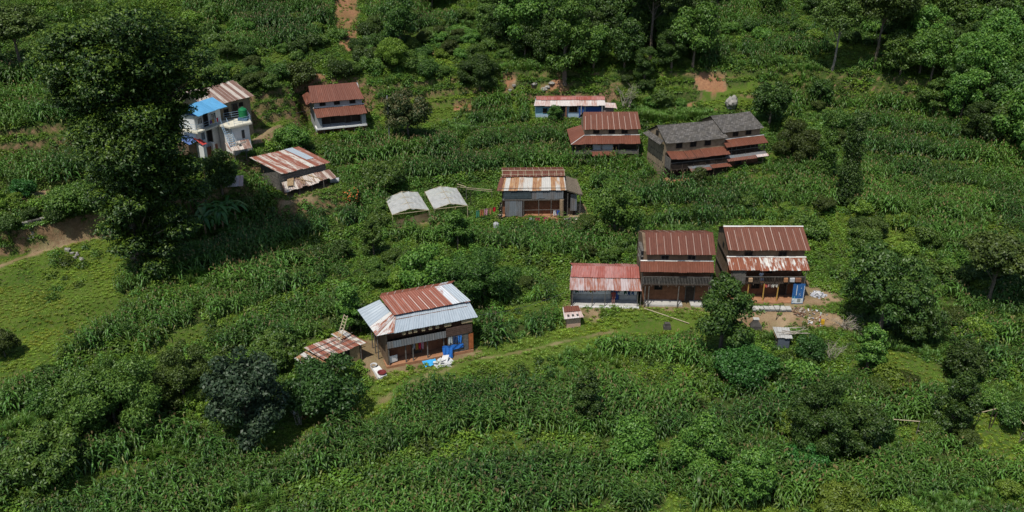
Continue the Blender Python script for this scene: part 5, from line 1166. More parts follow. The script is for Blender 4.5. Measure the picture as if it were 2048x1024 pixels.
# ---- bare branches
def bare(name, label, cat, px, py, n, R_, H, seed, mat=deadwood, r=.03, up=.5, part=None):
    P = ground(px, py); g = np.random.default_rng(seed); m = MB()
    for i in range(n):
        a = g.random() * 6.28; b = Vector((math.cos(a) * R_ * .5 * g.random(), math.sin(a) * R_ * .5 * g.random(), 0)); a2 = g.random() * 6.28; d = Vector((math.cos(a2) * R_, math.sin(a2) * R_, H * g.uniform(up, 1)))
        mid = b + d * .5 + Vector((0, 0, H * .15)); e = b + d * g.uniform(.7, 1); m.tube([b, mid, e], [r, r * .7, r * .3], 4)
        for k in range(3): f = g.uniform(.3, .9); q = b.lerp(e, f) + Vector((0, 0, H * .12)); m.tube([q, q + Vector(tuple(g.normal(0, R_ * .3, 2))) .to_3d() + Vector((0, 0, H * .25 * g.random()))], [r * .5, r * .2], 3)
    return tag(m.build(name, mat, None, (P[0], P[1], P[2])), label, cat)
bare('branch_pile', 'tangled pile of bare grey branches right of the dirt yard', 'branch pile', 1692, 655, 34, 1.7, 1.5, 8, up=.1)
bare('dead_shrub', 'leafless pale shrub behind the turquoise house', 'dead shrub', 1255, 212, 22, 1.8, 3.6, 9, up=.6, r=.035)
bare('dead_shrub', 'leafless twiggy shrub in the middle of the lower maize', 'dead shrub', 1245, 810, 20, 1.5, 1.9, 10, r=.022)
bare('dead_branch', 'arching dead branch lying on the lower maize', 'dead branch', 1405, 850, 6, 2.2, 1.2, 11, r=.03)
bare('dry_stalks', 'dry upright stalks in front of the bright blue green bush', 'dry stalks', 598, 850, 14, .6, 2.2, 12, r=.02, up=.8)
bare('dead_shrub', 'half bare thorny shrub below the pile of branches', 'dead shrub', 1660, 720, 26, 1.3, 2.4, 13, r=.02, up=.5)
# ================================================================ shelters, huts, yard things
plast = bpy.data.materials.new('plastic_sheet'); plast.use_nodes = True; t = plast.node_tree; b = t.nodes['Principled BSDF']; b.inputs['Roughness'].default_value = .5
tc = N(t, 'TexCoord').outputs['Object']; f = rng_map(t, noise(t, tc, 1.6, 6, .7), .3, .7); L(t, mixc(t, f, (.58, .58, .56, 1), (.78, .78, .76, 1)), b.inputs['Base Color'])
tl = N(t, 'BsdfTranslucent'); tl.inputs[0].default_value = (.5, .5, .48, 1); tp = N(t, 'BsdfTransparent'); mx = N(t, 'MixShader'); mx.inputs[0].default_value = .3; L(t, b.outputs[0], mx.inputs[1]); L(t, tl.outputs[0], mx.inputs[2])
m2 = N(t, 'MixShader'); m2.inputs[0].default_value = .24; L(t, mx.outputs[0], m2.inputs[1]); L(t, tp.outputs[0], m2.inputs[2]); L(t, m2.outputs[0], t.nodes['Material Output'].inputs['Surface'])
def shelter(label, c, seed):
    """c: four roof corners (front-left, front-right, back-right, back-left) in the world"""
    g = random.Random(seed); c = [Vector(p) for p in c]; o = (c[0] + c[1] + c[2] + c[3]) / 4; gz = float(height(o.x, o.y)); t = thing('plastic_shelter', label, 'plastic shelter', (o.x, o.y, gz)); o = Vector((o.x, o.y, gz))
    m = MB(); n = 14; k = 10; vs = []
    for j in range(k + 1):
        for i in range(n + 1):
            u, v = i / n, j / k; p = c[0].lerp(c[1], u).lerp(c[3].lerp(c[2], u), v) - o; p.z += .42 * (1 - abs(2 * u - 1) ** 1.6) + .03 * math.sin(i * 2.3 + j * 1.1) - .07 * abs(math.sin(v * math.pi * 3)) + g.uniform(-.015, .015)
            if j in (0, k): p.z -= .05 + .05 * math.sin(i * 1.7)
            vs.append(p)
    m.add(vs, [(j * (n + 1) + i, j * (n + 1) + i + 1, (j + 1) * (n + 1) + i + 1, (j + 1) * (n + 1) + i) for j in range(k) for i in range(n)]); m.build('roof_sheet', plast, t)
    f = MB()
    for v in (0, .33, .67, 1):
        a, b_ = c[0].lerp(c[3], v) - o, c[1].lerp(c[2], v) - o; r_ = a.lerp(b_, .5) + Vector((0, 0, .5)); f.tube([a - Vector((0, 0, .06)), r_, b_ - Vector((0, 0, .06))], .03, 4)
    for a, b_, dz in ((c[0], c[3], -.08), (c[1], c[2], -.08), ((c[0] + c[1]) / 2, (c[3] + c[2]) / 2, .46)): f.tube([a - o + Vector((0, 0, dz)), b_ - o + Vector((0, 0, dz))], .03, 4)
    f.tube([c[0] - o + Vector((0, 0, -.06)), c[1] - o + Vector((0, 0, -.06))], .03, 4); f.build('frame', bamboo, t)
    for p in c:
        q = p - o; gz_ = float(height(p.x, p.y)) - gz; MB().tube([(q.x, q.y, gz_ - .3), (q.x, q.y, q.z - .05)], [.05, .04], 5).build('post', bamboo, t)
    return t
z1 = 4.55
shelter('left hand one of two weathered white plastic sheet shelters', [(-14.7, 102.3, z1), (-10.3, 103.8, z1), (-12.3, 110.0, z1), (-16.2, 107.6, z1)], 1)
shelter('right hand one of two weathered white plastic sheet shelters', [(-9.7, 104.1, z1), (-5.6, 105.3, z1), (-7.3, 111.4, z1), (-11.4, 110.2, z1)], 2)
def at(px, py): return ground(px, py)
# brick outhouse
P = at(1147, 655); t = thing('outhouse', 'tiny pinkish brick outhouse with rusty white tin roof left of the low pink roofed house', 'outhouse', tuple(P), R(8))
MB().box(-.75, .75, .0, 1.3, -.4, 1.35).build('wall', brick, t); m = MB(); m.sheet((-.95, 1.5, 1.75), (.85, 1.5, 1.75), (1.0, -.35, 1.4), (-1.1, -.35, 1.3), .03); m.build('roof', T_white, t)
m = MB(); m.sheet((-.85, 1.5, 1.82), (.8, 1.5, 1.82), (.85, .6, 1.66), (-.95, .6, 1.62), .02); m.build('roof_top_sheet', T_plainred, t); MB().box(-.25, .25, -.02, -.004, 1.05, 1.25).build('vent', dark, t)
for k in range(3): MB().box(-.7 + k * .5, -.5 + k * .5, -.1, .15, 1.44 + .01 * k, 1.56).build('roof_stone', rock_dk, t)
# grey toilet hut and its pole roof
P = at(1565, 700); t = thing('toilet_hut', 'small grey hut with slatted door and light tin roof below the dirt yard', 'hut', tuple(P), R(-3))
MB().box(-.6, .6, .0, 1.2, -.3, 1.5).build('wall', wood_grey, t); m = MB()
for k in range(9): m.box(-.58, .58, -.045, -.004, .05 + k * .155, .18 + k * .155)
m.build('slatted_door', M_plain('slate_blue_board', (.10, .12, .15), .6, .2), t); m = MB(); m.sheet((-.9, 1.6, 1.8), (.8, 1.6, 1.8), (.8, -.25, 1.55), (-.75, -.25, 1.5), .03, jag=.1, lift=.03); m.build('roof', M_tin('tin_pale', (.42, .42, .40), (.3, .28, .25), .4, soft=.3, seed=2), t)
m = MB(); rg = random.Random(5)
for k in range(16): x0 = rg.uniform(-.8, 1.2); m.tube([(x0, rg.uniform(.2, 1.9), 1.75), (x0 + rg.uniform(.8, 2.2), rg.uniform(.2, 1.8), 1.70 + rg.random() * .15)], .03, 4)
m.build('roof_stick', deadwood, t); posts(t, [2.3], .5, -.3, 1.75, wood_grey, .04); MB().tube([(-1.6, .9, 2.9), (-.6, .2, 1.0)], .035, 4).build('leaning_pole', wood_tan, t)
# rocks
def rock_obj(name, label, cat, px, py, sx, sy, sz, seed, mat=rock, group=None):
    P = at(px, py); bm = bmesh.new(); bmesh.ops.create_icosphere(bm, subdivisions=3, radius=1); g = np.random.default_rng(seed); ph = g.random(9) * 6
    for v in bm.verts:
        c = v.co; k = 1 + .10 * math.sin(c.x * 12 + c.z * 9 + ph[4]) + .24 * math.sin(c.x * 3 + ph[0]) * math.sin(c.y * 3.3 + ph[1]) + .1 * math.sin(c.z * 5 + ph[2]) + .05 * math.sin(c.x * 9 + c.y * 7 + ph[3]); v.co = Vector((c.x * sx * k, c.y * sy * k, c.z * sz * k + sz * .55))
    me = bpy.data.meshes.new(name); bm.to_mesh(me); bm.free(); me.materials.append(mat); o = link(name, me); o.location = tuple(P); o.rotation_euler = (0, 0, seed); return tag(o, label, cat, group)
rock_obj('boulder', 'large grey boulder on the grass above the dark slate roof', 'boulder', 1463, 213, .95, .8, 1.05, 1)
for i, (px, py, s_) in enumerate([(136, 503, .34), (145, 508, .22), (155, 510, .26), (163, 520, .25), (150, 516, .2)]): rock_obj('rock', 'grey rock in the small heap below the left footpath', 'rock', px, py, s_, s_ * .8, s_ * .8, 3 + i, rock, 'rocks of the small heap below the left footpath')
for i, (px, py, s_) in enumerate([(1020, 182, .45), (1028, 172, .4), (1012, 190, .4), (1068, 170, .6), (1088, 180, .6), (1095, 175, .5), (1103, 168, .55)]): rock_obj('rock', 'pale rock on the bare ground above and left of the turquoise house', 'rock', px, py, s_ * .8, s_ * .7, s_ * .45, 13 + i, rock, 'pale rocks above the turquoise house')
P = at(1511, 660); t = thing('peaked_stone', 'dark pointed stone stack capped by a pale slab at the edge of the dirt yard', 'stone', tuple(P))
m = MB(); m.prism([(-.6, -.2), (.6, -.2), (.5, .6), (-.5, .6)], -.2, .5); m.add([(-.6, -.2, .5), (.6, -.2, .5), (.5, .6, .5), (-.5, .6, .5), (-.15, .1, 1.2), (.15, .1, 1.2), (.15, .4, 1.2), (-.15, .4, 1.2)], [(0, 1, 5, 4), (1, 2, 6, 5), (2, 3, 7, 6), (3, 0, 4, 7), (4, 5, 6, 7)]); m.build('stack', rock_dk, t); MB().box(-.3, .3, .0, .5, 1.204, 1.28, j=.02).build('cap_slab', conc, t)
P = at(1334, 656); t = thing('stone_shrine', 'little dark stepped stone block on the grass beneath the middle tall mud house', 'stone block', tuple(P)); MB().box(-.4, .4, -.3, .3, -.1, .3, j=.02).box(-.28, .28, -.2, .2, .304, .62, j=.02).build('block', rock_dk, t)
# terrace ledge of flagstones in front of D
m = MB(); a, b_ = at(1484, 622), at(1582, 622); rg = random.Random(8); t = thing('stone_ledge', 'low ledge of pale flagstones along the front of the bannered house', 'stone ledge', (a[0], a[1], a[2])); Ln = float(np.hypot(*(b_ - a)[:2]))
for k in range(9): x0 = Ln * k / 9; m.box(x0 + .02, x0 + Ln / 9 - .03, rg.uniform(-.3, -.15), .55, .22, .34 + rg.random() * .04, j=.03); m.box(x0, x0 + Ln / 9 - .01, -.1, .5, -.4, .21, j=.02)
m.build('flagstones', conc, t, rot=math.atan2(b_[1] - a[1], b_[0] - a[0]))
# banner, white board, tarps, basins
X, Y, Z, r_ = HS['D']; t = thing('banner', 'faded blue and white cloth banner with upright lettering leaning on the porch end', 'banner', (X, Y, Z), R(r_))
pA, pB = lp('D', 1583, 607, .0), lp('D', 1606, 607, .0); m = MB(); n = 8; zt_ = 2.35
A0, B0 = Vector((5.45, -2.15, .1)), Vector((6.75, -2.05, .05)); A1, B1 = Vector((5.55, -1.72, zt_)), Vector((6.85, -1.72, zt_))
def bq(u0, u1, v0, v1, off):
    vs = []; 
    for j in range(5):
        for i in range(5):
            u = u0 + (u1 - u0) * i / 4; v = v0 + (v1 - v0) * j / 4; p = A0.lerp(B0, u).lerp(A1.lerp(B1, u), v); p.y += .03 * math.sin(u * 9 + v * 3) - off; vs.append(p)
    return vs, [(j * 5 + i, j * 5 + i + 1, (j + 1) * 5 + i + 1, (j + 1) * 5 + i) for j in range(4) for i in range(4)]
m.add(*bq(0, 1, 0, 1, 0), mi=0); m.add(*bq(.02, .98, .02, .26, .01), mi=1); m.add(*bq(.3, .36, .42, .92, .01), mi=1); m.add(*bq(.0, .25, .04, .36, .014), mi=2); m.add(*bq(.45, .8, .08, .24, .014), mi=3); m.add(*bq(.93, .97, .2, .9, .01), mi=1)
m.build('cloth', [cloth('banner_blue', (.02, .09, .25)), cloth('banner_white', (.5, .54, .56)), cloth('banner_teal', (.10, .30, .33)), cloth('banner_grey', (.2, .22, .2))], t)
m = MB(); g9 = random.Random(2)
for k in range(9):                      # upright strokes of unreadable letters running up the banner
    v = .38 + k * .06; m.add(*bq(.56, .72, v, v + .018, .012)); 
    if k % 2: m.add(*bq(.56, .60, v, v + .05, .013))
    if k % 3 == 0: m.add(*bq(.68, .72, v, v + .05, .013))
m.build('lettering', cloth('banner_white', (.5, .54, .56)), t)
def heap(name, label, cat, px, py, sx, sy, h, seed, mats, n=60, size=.25, group=None, kind=None):
    P = at(px, py); g = np.random.default_rng(seed); m = MB()
    for i in range(n):
        a, r = g.random() * 6.28, math.sqrt(g.random()); x, y = math.cos(a) * r * sx, math.sin(a) * r * sy; z = h * (1 - r) * g.random() + .02 + float(height(P[0] + x, P[1] + y) - P[2]); s = size * g.uniform(.4, 1.2); th = g.random() * 3.1; d = Vector((math.cos(th), math.sin(th), g.normal(0, .35))) * s; e = Vector((-math.sin(th), math.cos(th), g.normal(0, .35))) * s * g.uniform(.3, .9); c = Vector((x, y, z + s * .2)); k = Vector((0, 0, .02))
        m.hexa([c - d - e, c + d - e * .7, c + d * .8 + e, c - d + e, c - d - e + k, c + d - e * .7 + k, c + d * .8 + e + k, c - d + e + k], int(g.integers(len(mats))))
    return tag(m.build(name, mats, None, tuple(P)), label, cat, group, kind)
rub = [cloth('rag_white', (.6, .6, .6)), cloth('rag_grey', (.35, .36, .4)), cloth('rag_pink', (.55, .12, .14)), cloth('rag_brown', (.25, .15, .1)), cloth('rag_tan', (.5, .4, .28))]
heap('rubbish_heap', 'heap of white and grey rags right of the bannered house', 'rubbish', 1636, 590, .75, .8, .3, 1, rub[:2], 70, .22)
heap('rubbish', 'litter of rags, bricks and twigs strewn over the right end of the dirt yard', 'rubbish', 1628, 632, 1.6, 1.0, .12, 2, rub + [cloth('rag_tan', (.5, .4, .28)), cloth('rag_brown', (.25, .15, .1))], 75, .12, kind='stuff')
heap('stone_heap', 'heap of grey stones right of the cream roofed house', 'stone heap', 1152, 446, 1.8, 1.4, .7, 3, [rock, rock_dk, conc], 120, .25)
heap('sack_heap', 'crumpled white sheet lying at the end of the bright blue sheet', 'sheet', 886, 728, .75, .55, .45, 4, [rub[0], cloth('rag_pale', (.5, .5, .48))], 26, .42)
heap('brush_heap', 'heap of brown twigs in front of the rag litter', 'twigs', 1598, 622, .8, .7, .35, 5, [deadwood, wood_tan, M_plain('twig_brown', (.22, .12, .08))], 110, .14)
P = at(1640, 648); t = thing('fuel_can', 'yellow plastic can standing beside a red and white striped post', 'can', (P[0] + .25, P[1], P[2])); MB().box(-.17, .17, -.12, .12, 0, .5, j=.01).box(-.06, .06, -.05, .05, .504, .6).build('can', M_plain('can_yellow', (.62, .36, .03), .4, .1), t)
t = thing('striped_post', 'short red and white striped post beside the yellow can', 'post', (P[0] - .1, P[1], P[2]))
for k in range(4): MB().tube([(0, 0, -.2 * (k == 0) + k * .35), (0, 0, .35 + k * .35 - .004)], .06, 6).build('band', M_plain('post_red', (.4, .05, .04)) if k % 2 == 0 else white, t)
X, Y, Z, r_ = HS['H']; q = lp('H', 858, 727, .0); t = thing('ground_sheet', 'bright blue plastic sheet spread on the grass in front of the farmhouse', 'plastic sheet', (X, Y, Z), R(r_))
def drape(pts, mat, name, par, nx=8, ny=5, amp=.04, thick=.01):
    a, b_, c_, d_ = map(Vector, pts); m = MB(); vs = []
    for j in range(ny + 1):
        for i in range(nx + 1): p = a.lerp(b_, i / nx).lerp(d_.lerp(c_, i / nx), j / ny); p += Vector((0, amp * math.sin(i * 2.1 + j), amp * math.sin(i * 1.7 + j * 2.3))); vs.append(p)
    fs = [(j * (nx + 1) + i, j * (nx + 1) + i + 1, (j + 1) * (nx + 1) + i + 1, (j + 1) * (nx + 1) + i) for j in range(ny) for i in range(nx)]; m.add(vs, fs); m.add([v - Vector((0, 0, thick)) for v in vs], [f[::-1] for f in fs]); return m.build(name, mat, par)
ba, bb, bc, bd = lp('H', 843, 721, .12), lp('H', 870, 717, .12), lp('H', 877, 727, .12), lp('H', 851, 734, .12); tb_ = cloth('tarp_cyan', (.05, .38, .75)); drape([ba, bb, bc, bd], tb_, 'sheet', t)
t = thing('tarpaulin', 'deep blue tarpaulin hung from the farmhouse porch to the ground', 'tarpaulin', (X, Y, Z), R(r_)); dk = cloth('tarp_blue', (.02, .13, .45)); drape([(5.9, -1.25, 1.35), (8.1, -1.3, 1.25), (8.1, -1.32, .85), (5.9, -1.3, .55)], dk, 'sheet', t); drape([(5.85, -1.35, 1.2), (6.9, -1.36, 1.1), (6.8, -1.75, .12), (5.9, -1.6, .15)], dk, 'hanging_fold', t)
c0 = lp('H', 745, 715, .1); m = MB()
t = thing('wash_place', 'pale cement washing strip beside the farmhouse corner', 'washing place', (X, Y, Z), R(r_)); w1, w2, w3, w4 = [lp('H', *p, .06)[:2] for p in ((731, 722), (744, 718), (774, 752), (757, 760))]
MB().prism([w1, w2, w3, w4], -.3, .24).build('slab', white, t); MB().tube([(w1[0], w1[1], .28), (w4[0], w4[1], .28)], .07, 5).build('kerb', conc, t)
def basin(label, px, py, col, r=.35):
    c = lp('H', px, py, .1); ct, st = math.cos(R(r_)), math.sin(R(r_)); t = thing('basin', label, 'basin', (X + ct * c[0] - st * c[1], Y + st * c[0] + ct * c[1], Z + .25)); prof = [(0, 0), (r * .7, 0), (r, .2), (r + .03, .21), (r - .04, .19), (r * .66, .03), (0, .03)]; n = 16
    m = MB(); m.add([(a * math.cos(6.283 * k / n), a * math.sin(6.283 * k / n), z) for a, z in prof for k in range(n)], [(i * n + k, i * n + (k + 1) % n, (i + 1) * n + (k + 1) % n, (i + 1) * n + k) for i in range(len(prof) - 1) for k in range(n)]); m.build('bowl', col, t)
basin('maroon round basin on the lower end of the washing strip', 764, 750, M_plain('basin_maroon', (.16, .03, .03), .5, .1), .42); basin('shiny metal basin on the middle of the washing strip', 748, 735, M_plain('basin_metal', (.5, .5, .5), .3, .1), .32)
tag(MB().box(-.45, .45, -.03, .03, .35, 1.05).build('white_board', white, None, (X + math.cos(R(r_)) * .9 + math.sin(R(r_)) * .85, Y + math.sin(R(r_)) * .9 - math.cos(R(r_)) * .85, Z + .1), R(r_ + 12)), 'white square board leaning in the left bay of the farmhouse porch', 'board')
# ladder over the kitchen shed
A_, B_ = at(672, 727), None; X, Y, Z, r_ = HS['K']; l0, l1 = lp('K', 668, 712, .2), None
t = thing('bamboo_ladder', 'long bamboo ladder leaning across the rusty kitchen shed roof', 'ladder', (X, Y, Z), R(r_)); b0 = Vector((1.15, -.75, .3)); d_top = on_z(692, 630, Z + 4.6); dx, dy = d_top[0] - X, d_top[1] - Y; cr, sr = math.cos(R(r_)), math.sin(R(r_)); top = Vector((dx * cr + dy * sr, -dx * sr + dy * cr, 4.6)); b0 = Vector(lp('K', 668, 712, .8)); side = (top - b0).cross(Vector((0, 0, 1))).normalized() * .24
MB().tube([b0 - side, top - side], .05, 5).build('rail', bamboo, t); MB().tube([b0 + side, top + side], .05, 5).build('rail', bamboo, t)
for k in range(14): p = b0.lerp(top, (k + .6) / 14); MB().tube([p - side * 1.15, p + side * 1.15], .035, 4).build('rung', bamboo, t)
# poles, wires
def pole(name, label, px, py, H, r, mat, cat='pole', lean=(0, 0)):
    P = at(px, py); return tag(MB().tube([(0, 0, -.3), (lean[0], lean[1], H)], [r, r * .7], 7).build(name, mat, None, tuple(P)), label, cat)
pole('power_pole', 'slim grey metal power pole left of the flowering tree', 779, 276, 6.2, .10, grey_pl, 'power pole'); P1 = at(779, 276)
pole('pole', 'thin pole in front of the raised house at the upper left', 663, 268, 3.6, .05, wood_grey); pole('wooden_post', 'short weathered wooden post above the banana clump', 413, 375, 2.2, .08, wood_tan, 'post'); pole('leaning_stick', 'dark stick stuck into the dirt yard, leaning right', 1551, 640, 1.9, .04, wood_and_shade, 'stick', (.35, 0)); pole('dark_post', 'dark post right of the plastic shelters', 942, 415, 2.2, .05, wood_and_shade, 'post')
def wire(label, a, b, sag):
    a, b = Vector(a), Vector(b); return tag(MB().tube([a.lerp(b, k / 10) - Vector((0, 0, sag * 4 * (k / 10) * (1 - k / 10))) - a for k in range(11)], .018, 3).build('power_line', M_plain('wire', (.05, .05, .05)), None, tuple(a)), label, 'power line')
top1 = (P1[0], P1[1], P1[2] + 6.0); wire('power line sagging from the pole towards the raised rust red house', top1, (-22.5, 124.5, 12.4), .9); wire('power line running from the pole to the right over the maize', top1, tuple(at(1010, 290) + np.array([0, 0, 2.6])), 1.2)
wire('thin line from the annex roof to the raised rust red house', (-33.6, 114.0, 14.2), (-27.6, 122.6, 12.2), .6); wire('cable leaving the right corner of the silver skirt roof', (-3.9, 79.5, 2.9), tuple(at(1130, 640) + np.array([0, 0, 3.4])), .5)
# pole rack next to the shelters, bean poles, rails
def rails(name, label, cat, posts_, rails_, r=.04, mat=wood_grey, rmat=bamboo):
    """posts: (px,py,height,leanx); rails: (i,j,fraction)"""
    Ps = [at(px, py) for px, py, _, _ in posts_]; o = Ps[0]; t = thing(name, label, cat, tuple(o)); tops = []
    for P, (_, _, h, ln) in zip(Ps, posts_): a = Vector(tuple(P - o)); b = a + Vector((ln, 0, h)); tops.append((a, b)); MB().tube([a - Vector((0, 0, .3)), b], [r, r * .75], 5).build('post', mat, t)
    for i, j, f, g_ in rails_: MB().tube([tops[i][0].lerp(tops[i][1], f), tops[j][0].lerp(tops[j][1], g_)], r * .9, 5).build('rail', rmat, t)
    return t
rails('pole_rack', 'rack of two long horizontal bamboo poles beside the plastic shelters', 'rack', [(915, 395, 1.6, 0), (933, 402, 2.1, 0), (984, 400, 1.6, 0)], [(0, 2, .95, .9), (0, 1, 1.2, .95), (1, 2, .8, .75)], .05)
rails('bean_frame', 'row of dark leaning bean poles with a pale rail at the lower right', 'bean frame', [(1918, 856, 2.2, .45), (1928, 862, 2.3, .5), (1942, 862, 2.5, .6), (1978, 858, 2.6, -.1), (1980, 856, 1.8, .3), (1988, 838, 1.2, .1)], [(1, 5, .8, 1.0)], .045, wood_and_shade)
rails('pole_fence', 'long grey horizontal pole on stakes left of the bean poles', 'fence', [(1778, 858, 1.1, 0), (1832, 868, 1.4, .1), (1842, 870, .5, .1)], [(0, 1, 1.0, 1.0), (1, 2, .3, .6)], .05)
rails('pole_prop', 'long pale pole propped aslant at the right edge', 'pole', [(2010, 815, .3, 0), (2048, 895, 2.0, 0), (2036, 885, 1.3, .3)], [(0, 1, 1, 1), (2, 1, 0, .6)], .05)
a_, b2 = at(1288, 622) , at(1378, 650); t = tag(MB().tube([(0, 0, .35), tuple(b2 - a_ + np.array([0, 0, .2]))], .05, 5).build('long_pole', bamboo, None, tuple(a_)), 'long pale pole lying aslant on the grass beneath the middle tall mud house', 'pole')
a_, b2 = at(640, 826), at(690, 800); tag(MB().tube([(0, 0, .3), tuple(b2 - a_ + np.array([0, 0, .4]))], .045, 5).build('long_pole', deadwood, None, tuple(a_)), 'grey pole lying under the bright blue green bush', 'pole')
# retaining wall of the left bank
a_, b2 = at(55, 480), at(135, 447); d_ = (b2 - a_); Ln = float(np.hypot(*d_[:2])); m = MB(); rg = random.Random(12)
for row in range(8):
    x0 = 0
    while x0 < Ln: w_ = rg.uniform(.3, .7); m.box(x0, x0 + w_ - .03, row * .08 + rg.uniform(-.06, .04), row * .08 + .5, row * .27 - .3, row * .27 - .05, rg.choice((0, 0, 1)), j=.04); x0 += w_
tag(m.build('stone_wall', [rock, rock_dk], None, tuple(a_), math.atan2(d_[1], d_[0])), 'dry stone retaining wall in the bank above the left footpath', 'stone wall')
# bits at B shed, E house
X, Y, Z, r_ = HS['B']; t = thing('metal_drum', 'grey barrel lying on its side at the right end of the striped roofed shed', 'barrel', (X + math.cos(R(r_)) * 8, Y + math.sin(R(r_)) * 8 - 1.2, float(height(X + math.cos(R(r_)) * 8, Y + math.sin(R(r_)) * 8 - 1.2)))); MB().tube([(-.55, 0, .35), (.55, .2, .35)], .33, 12).build('barrel', grey_pl, t)
P = at(470, 378); tag(MB().sheet((-1.1, .8, 1.3), (.9, 1.2, 1.4), (1.2, -.5, .6), (-1.0, -.7, .5), .04, amp=.01).build('loose_tin_sheet', T_white, None, tuple(P)), 'loose pale tin sheet lying left of the striped roofed shed', 'tin sheet')
P = at(1181, 462); t = thing('brick_pen', 'tiny red brick pen under pale sticks beside the stone heap', 'pen', tuple(P)); MB().box(-.6, .7, 0, .9, -.3, 1.0).build('wall', brick, t); m = MB()
for k in range(5): m.tube([(-.9, k * .22, 1.06), (.95, k * .22, 1.1)], .035, 4)
m.build('roof_stick', deadwood, t)
X, Y, Z, r_ = HS['E']; m = MB(); rg = random.Random(6)
for k in range(70): a = rg.random() * 6.28; rr = rg.random() * .35; z0 = rg.uniform(-.4, 2.4); m.tube([(math.cos(a) * rr, math.sin(a) * rr, z0), (math.cos(a) * rr + rg.uniform(-.2, .2), math.sin(a) * rr - .15, z0 + rg.uniform(.15, .5))], .07, 4, rg.choice((0, 0, 1)))
tag(m.build('firewood_stack', [wood_and_shade, deadwood], None, (X + .0, Y - 1.9, Z)), 'tall upright stack of dark firewood at the left corner of the cream roofed house', 'firewood')
P = at(992, 452); tag(MB().tube([(0, 0, -.1), (0, 0, .35), (0, 0, .5)], [.4, .38, .2], 10).build('upturned_pot', grey_pl, None, tuple(P)), 'grey upturned pot at the foot of the firewood stack', 'pot')
# laundry
clothes('E', [lp('E', 951, 432, 1.0)[:2] + (1.7,), (-.6, -1.6, 1.9)], 'clothes_line', 'line of green, pink and red cloths between shelter and cream roofed house', [(.05, .2, .12), (.35, .12, .05), (.5, .25, .3), (.35, .2, .08), (.5, .01, .03)], .8)
for px, c_, lab in ((1063, (.5, .5, .55), 'pale grey'), (1075, (.35, .01, .06), 'dark red'), (1092, (.75, .02, .2), 'vivid pink')):
    q = lp('E', px, 445, .0); clothes('E', [(q[0] - .35, -2.1, .55), (q[0] + .35, -2.1, .55)], 'drying_cloth', lab + ' cloth drying on the front edge of the cream roofed house porch', [c_], .55)
clothes('E', [(6.6, -1.25, 1.2), (7.5, -1.25, 1.2)], 'drying_cloth', 'blue and white cloths by the right porch column of the cream roofed house', [(.5, .5, .5), (.04, .1, .4)], .7)
clothes('LOW', [(-.7, -1.2, 2.15), (2.2, -1.2, 2.15)], 'clothes_line', 'mixed dark, yellow and red clothes hanging under the left of the pink roof', [(.05, .1, .07), (.3, .32, .4), (.2, .04, .08), (.4, .25, .05), (.45, .03, .05), (.06, .04, .06)], .6)
clothes('LOW', [(4.6, -1.2, 2.15), (5.8, -1.2, 2.15)], 'clothes_line', 'dark blue and green clothes hanging under the right of the pink roof', [(.02, .08, .06), (.03, .06, .15), (.05, .1, .2)], .75)
clothes('H', [(2.9, -.95, 2.25), (4.1, -.95, 2.25)], 'clothes_line', 'red, yellow and white clothes hanging in the farmhouse porch', [(.4, .4, .45), (.4, .2, .04), (.55, .02, .05), (.5, .25, .3)], .9)
clothes('H', [(6.5, -1.3, 2.25), (8.0, -1.3, 2.25)], 'clothes_line', 'white and blue cloths hanging right of the farmhouse porch', [(.4, .42, .42), (.02, .04, .1), (.03, .16, .5)], .8)
clothes('D', [(2.4, -1.5, 2.2), (4.0, -1.5, 2.2)], 'clothes_line', 'white and red garments hanging between the yellow posts', [(.5, .1, .08), (.45, .3, .28), (.5, .48, .42), (.5, .47, .42)], .4)
clothes('W', [(1.6, -.92, 4.85), (3.1, -.92, 4.85)], 'clothes_line', 'purple, yellow and red clothes on the balcony rail of the white house', [(.15, .05, .2), (.5, .33, .03), (.4, .42, .45), (.6, .02, .05)], .6)
# boxes on the balcony of D
X, Y, Z, r_ = HS['D']
for x_, w_, c_, lab in ((.75, .42, (.42, .27, .16), 'small tan carton on the left of the balcony of the bannered house'), (4.6, .4, (.35, .17, .08), 'orange brown box on the middle right of the balcony rail'), (5.3, .5, (.5, .5, .52), 'white and grey folded bundle on the balcony rail of the bannered house'), (5.95, .6, (.25, .12, .07), 'wide brown box at the right end of the balcony rail')):
    tag(MB().box(-w_ / 2, w_ / 2, -.12, .12, 0, .42, j=.015).build('box', cloth(lab[:6] + str(x_), c_), None, (X + x_, Y - 1.8, Z + 2.6), R(r_)), lab, 'box')
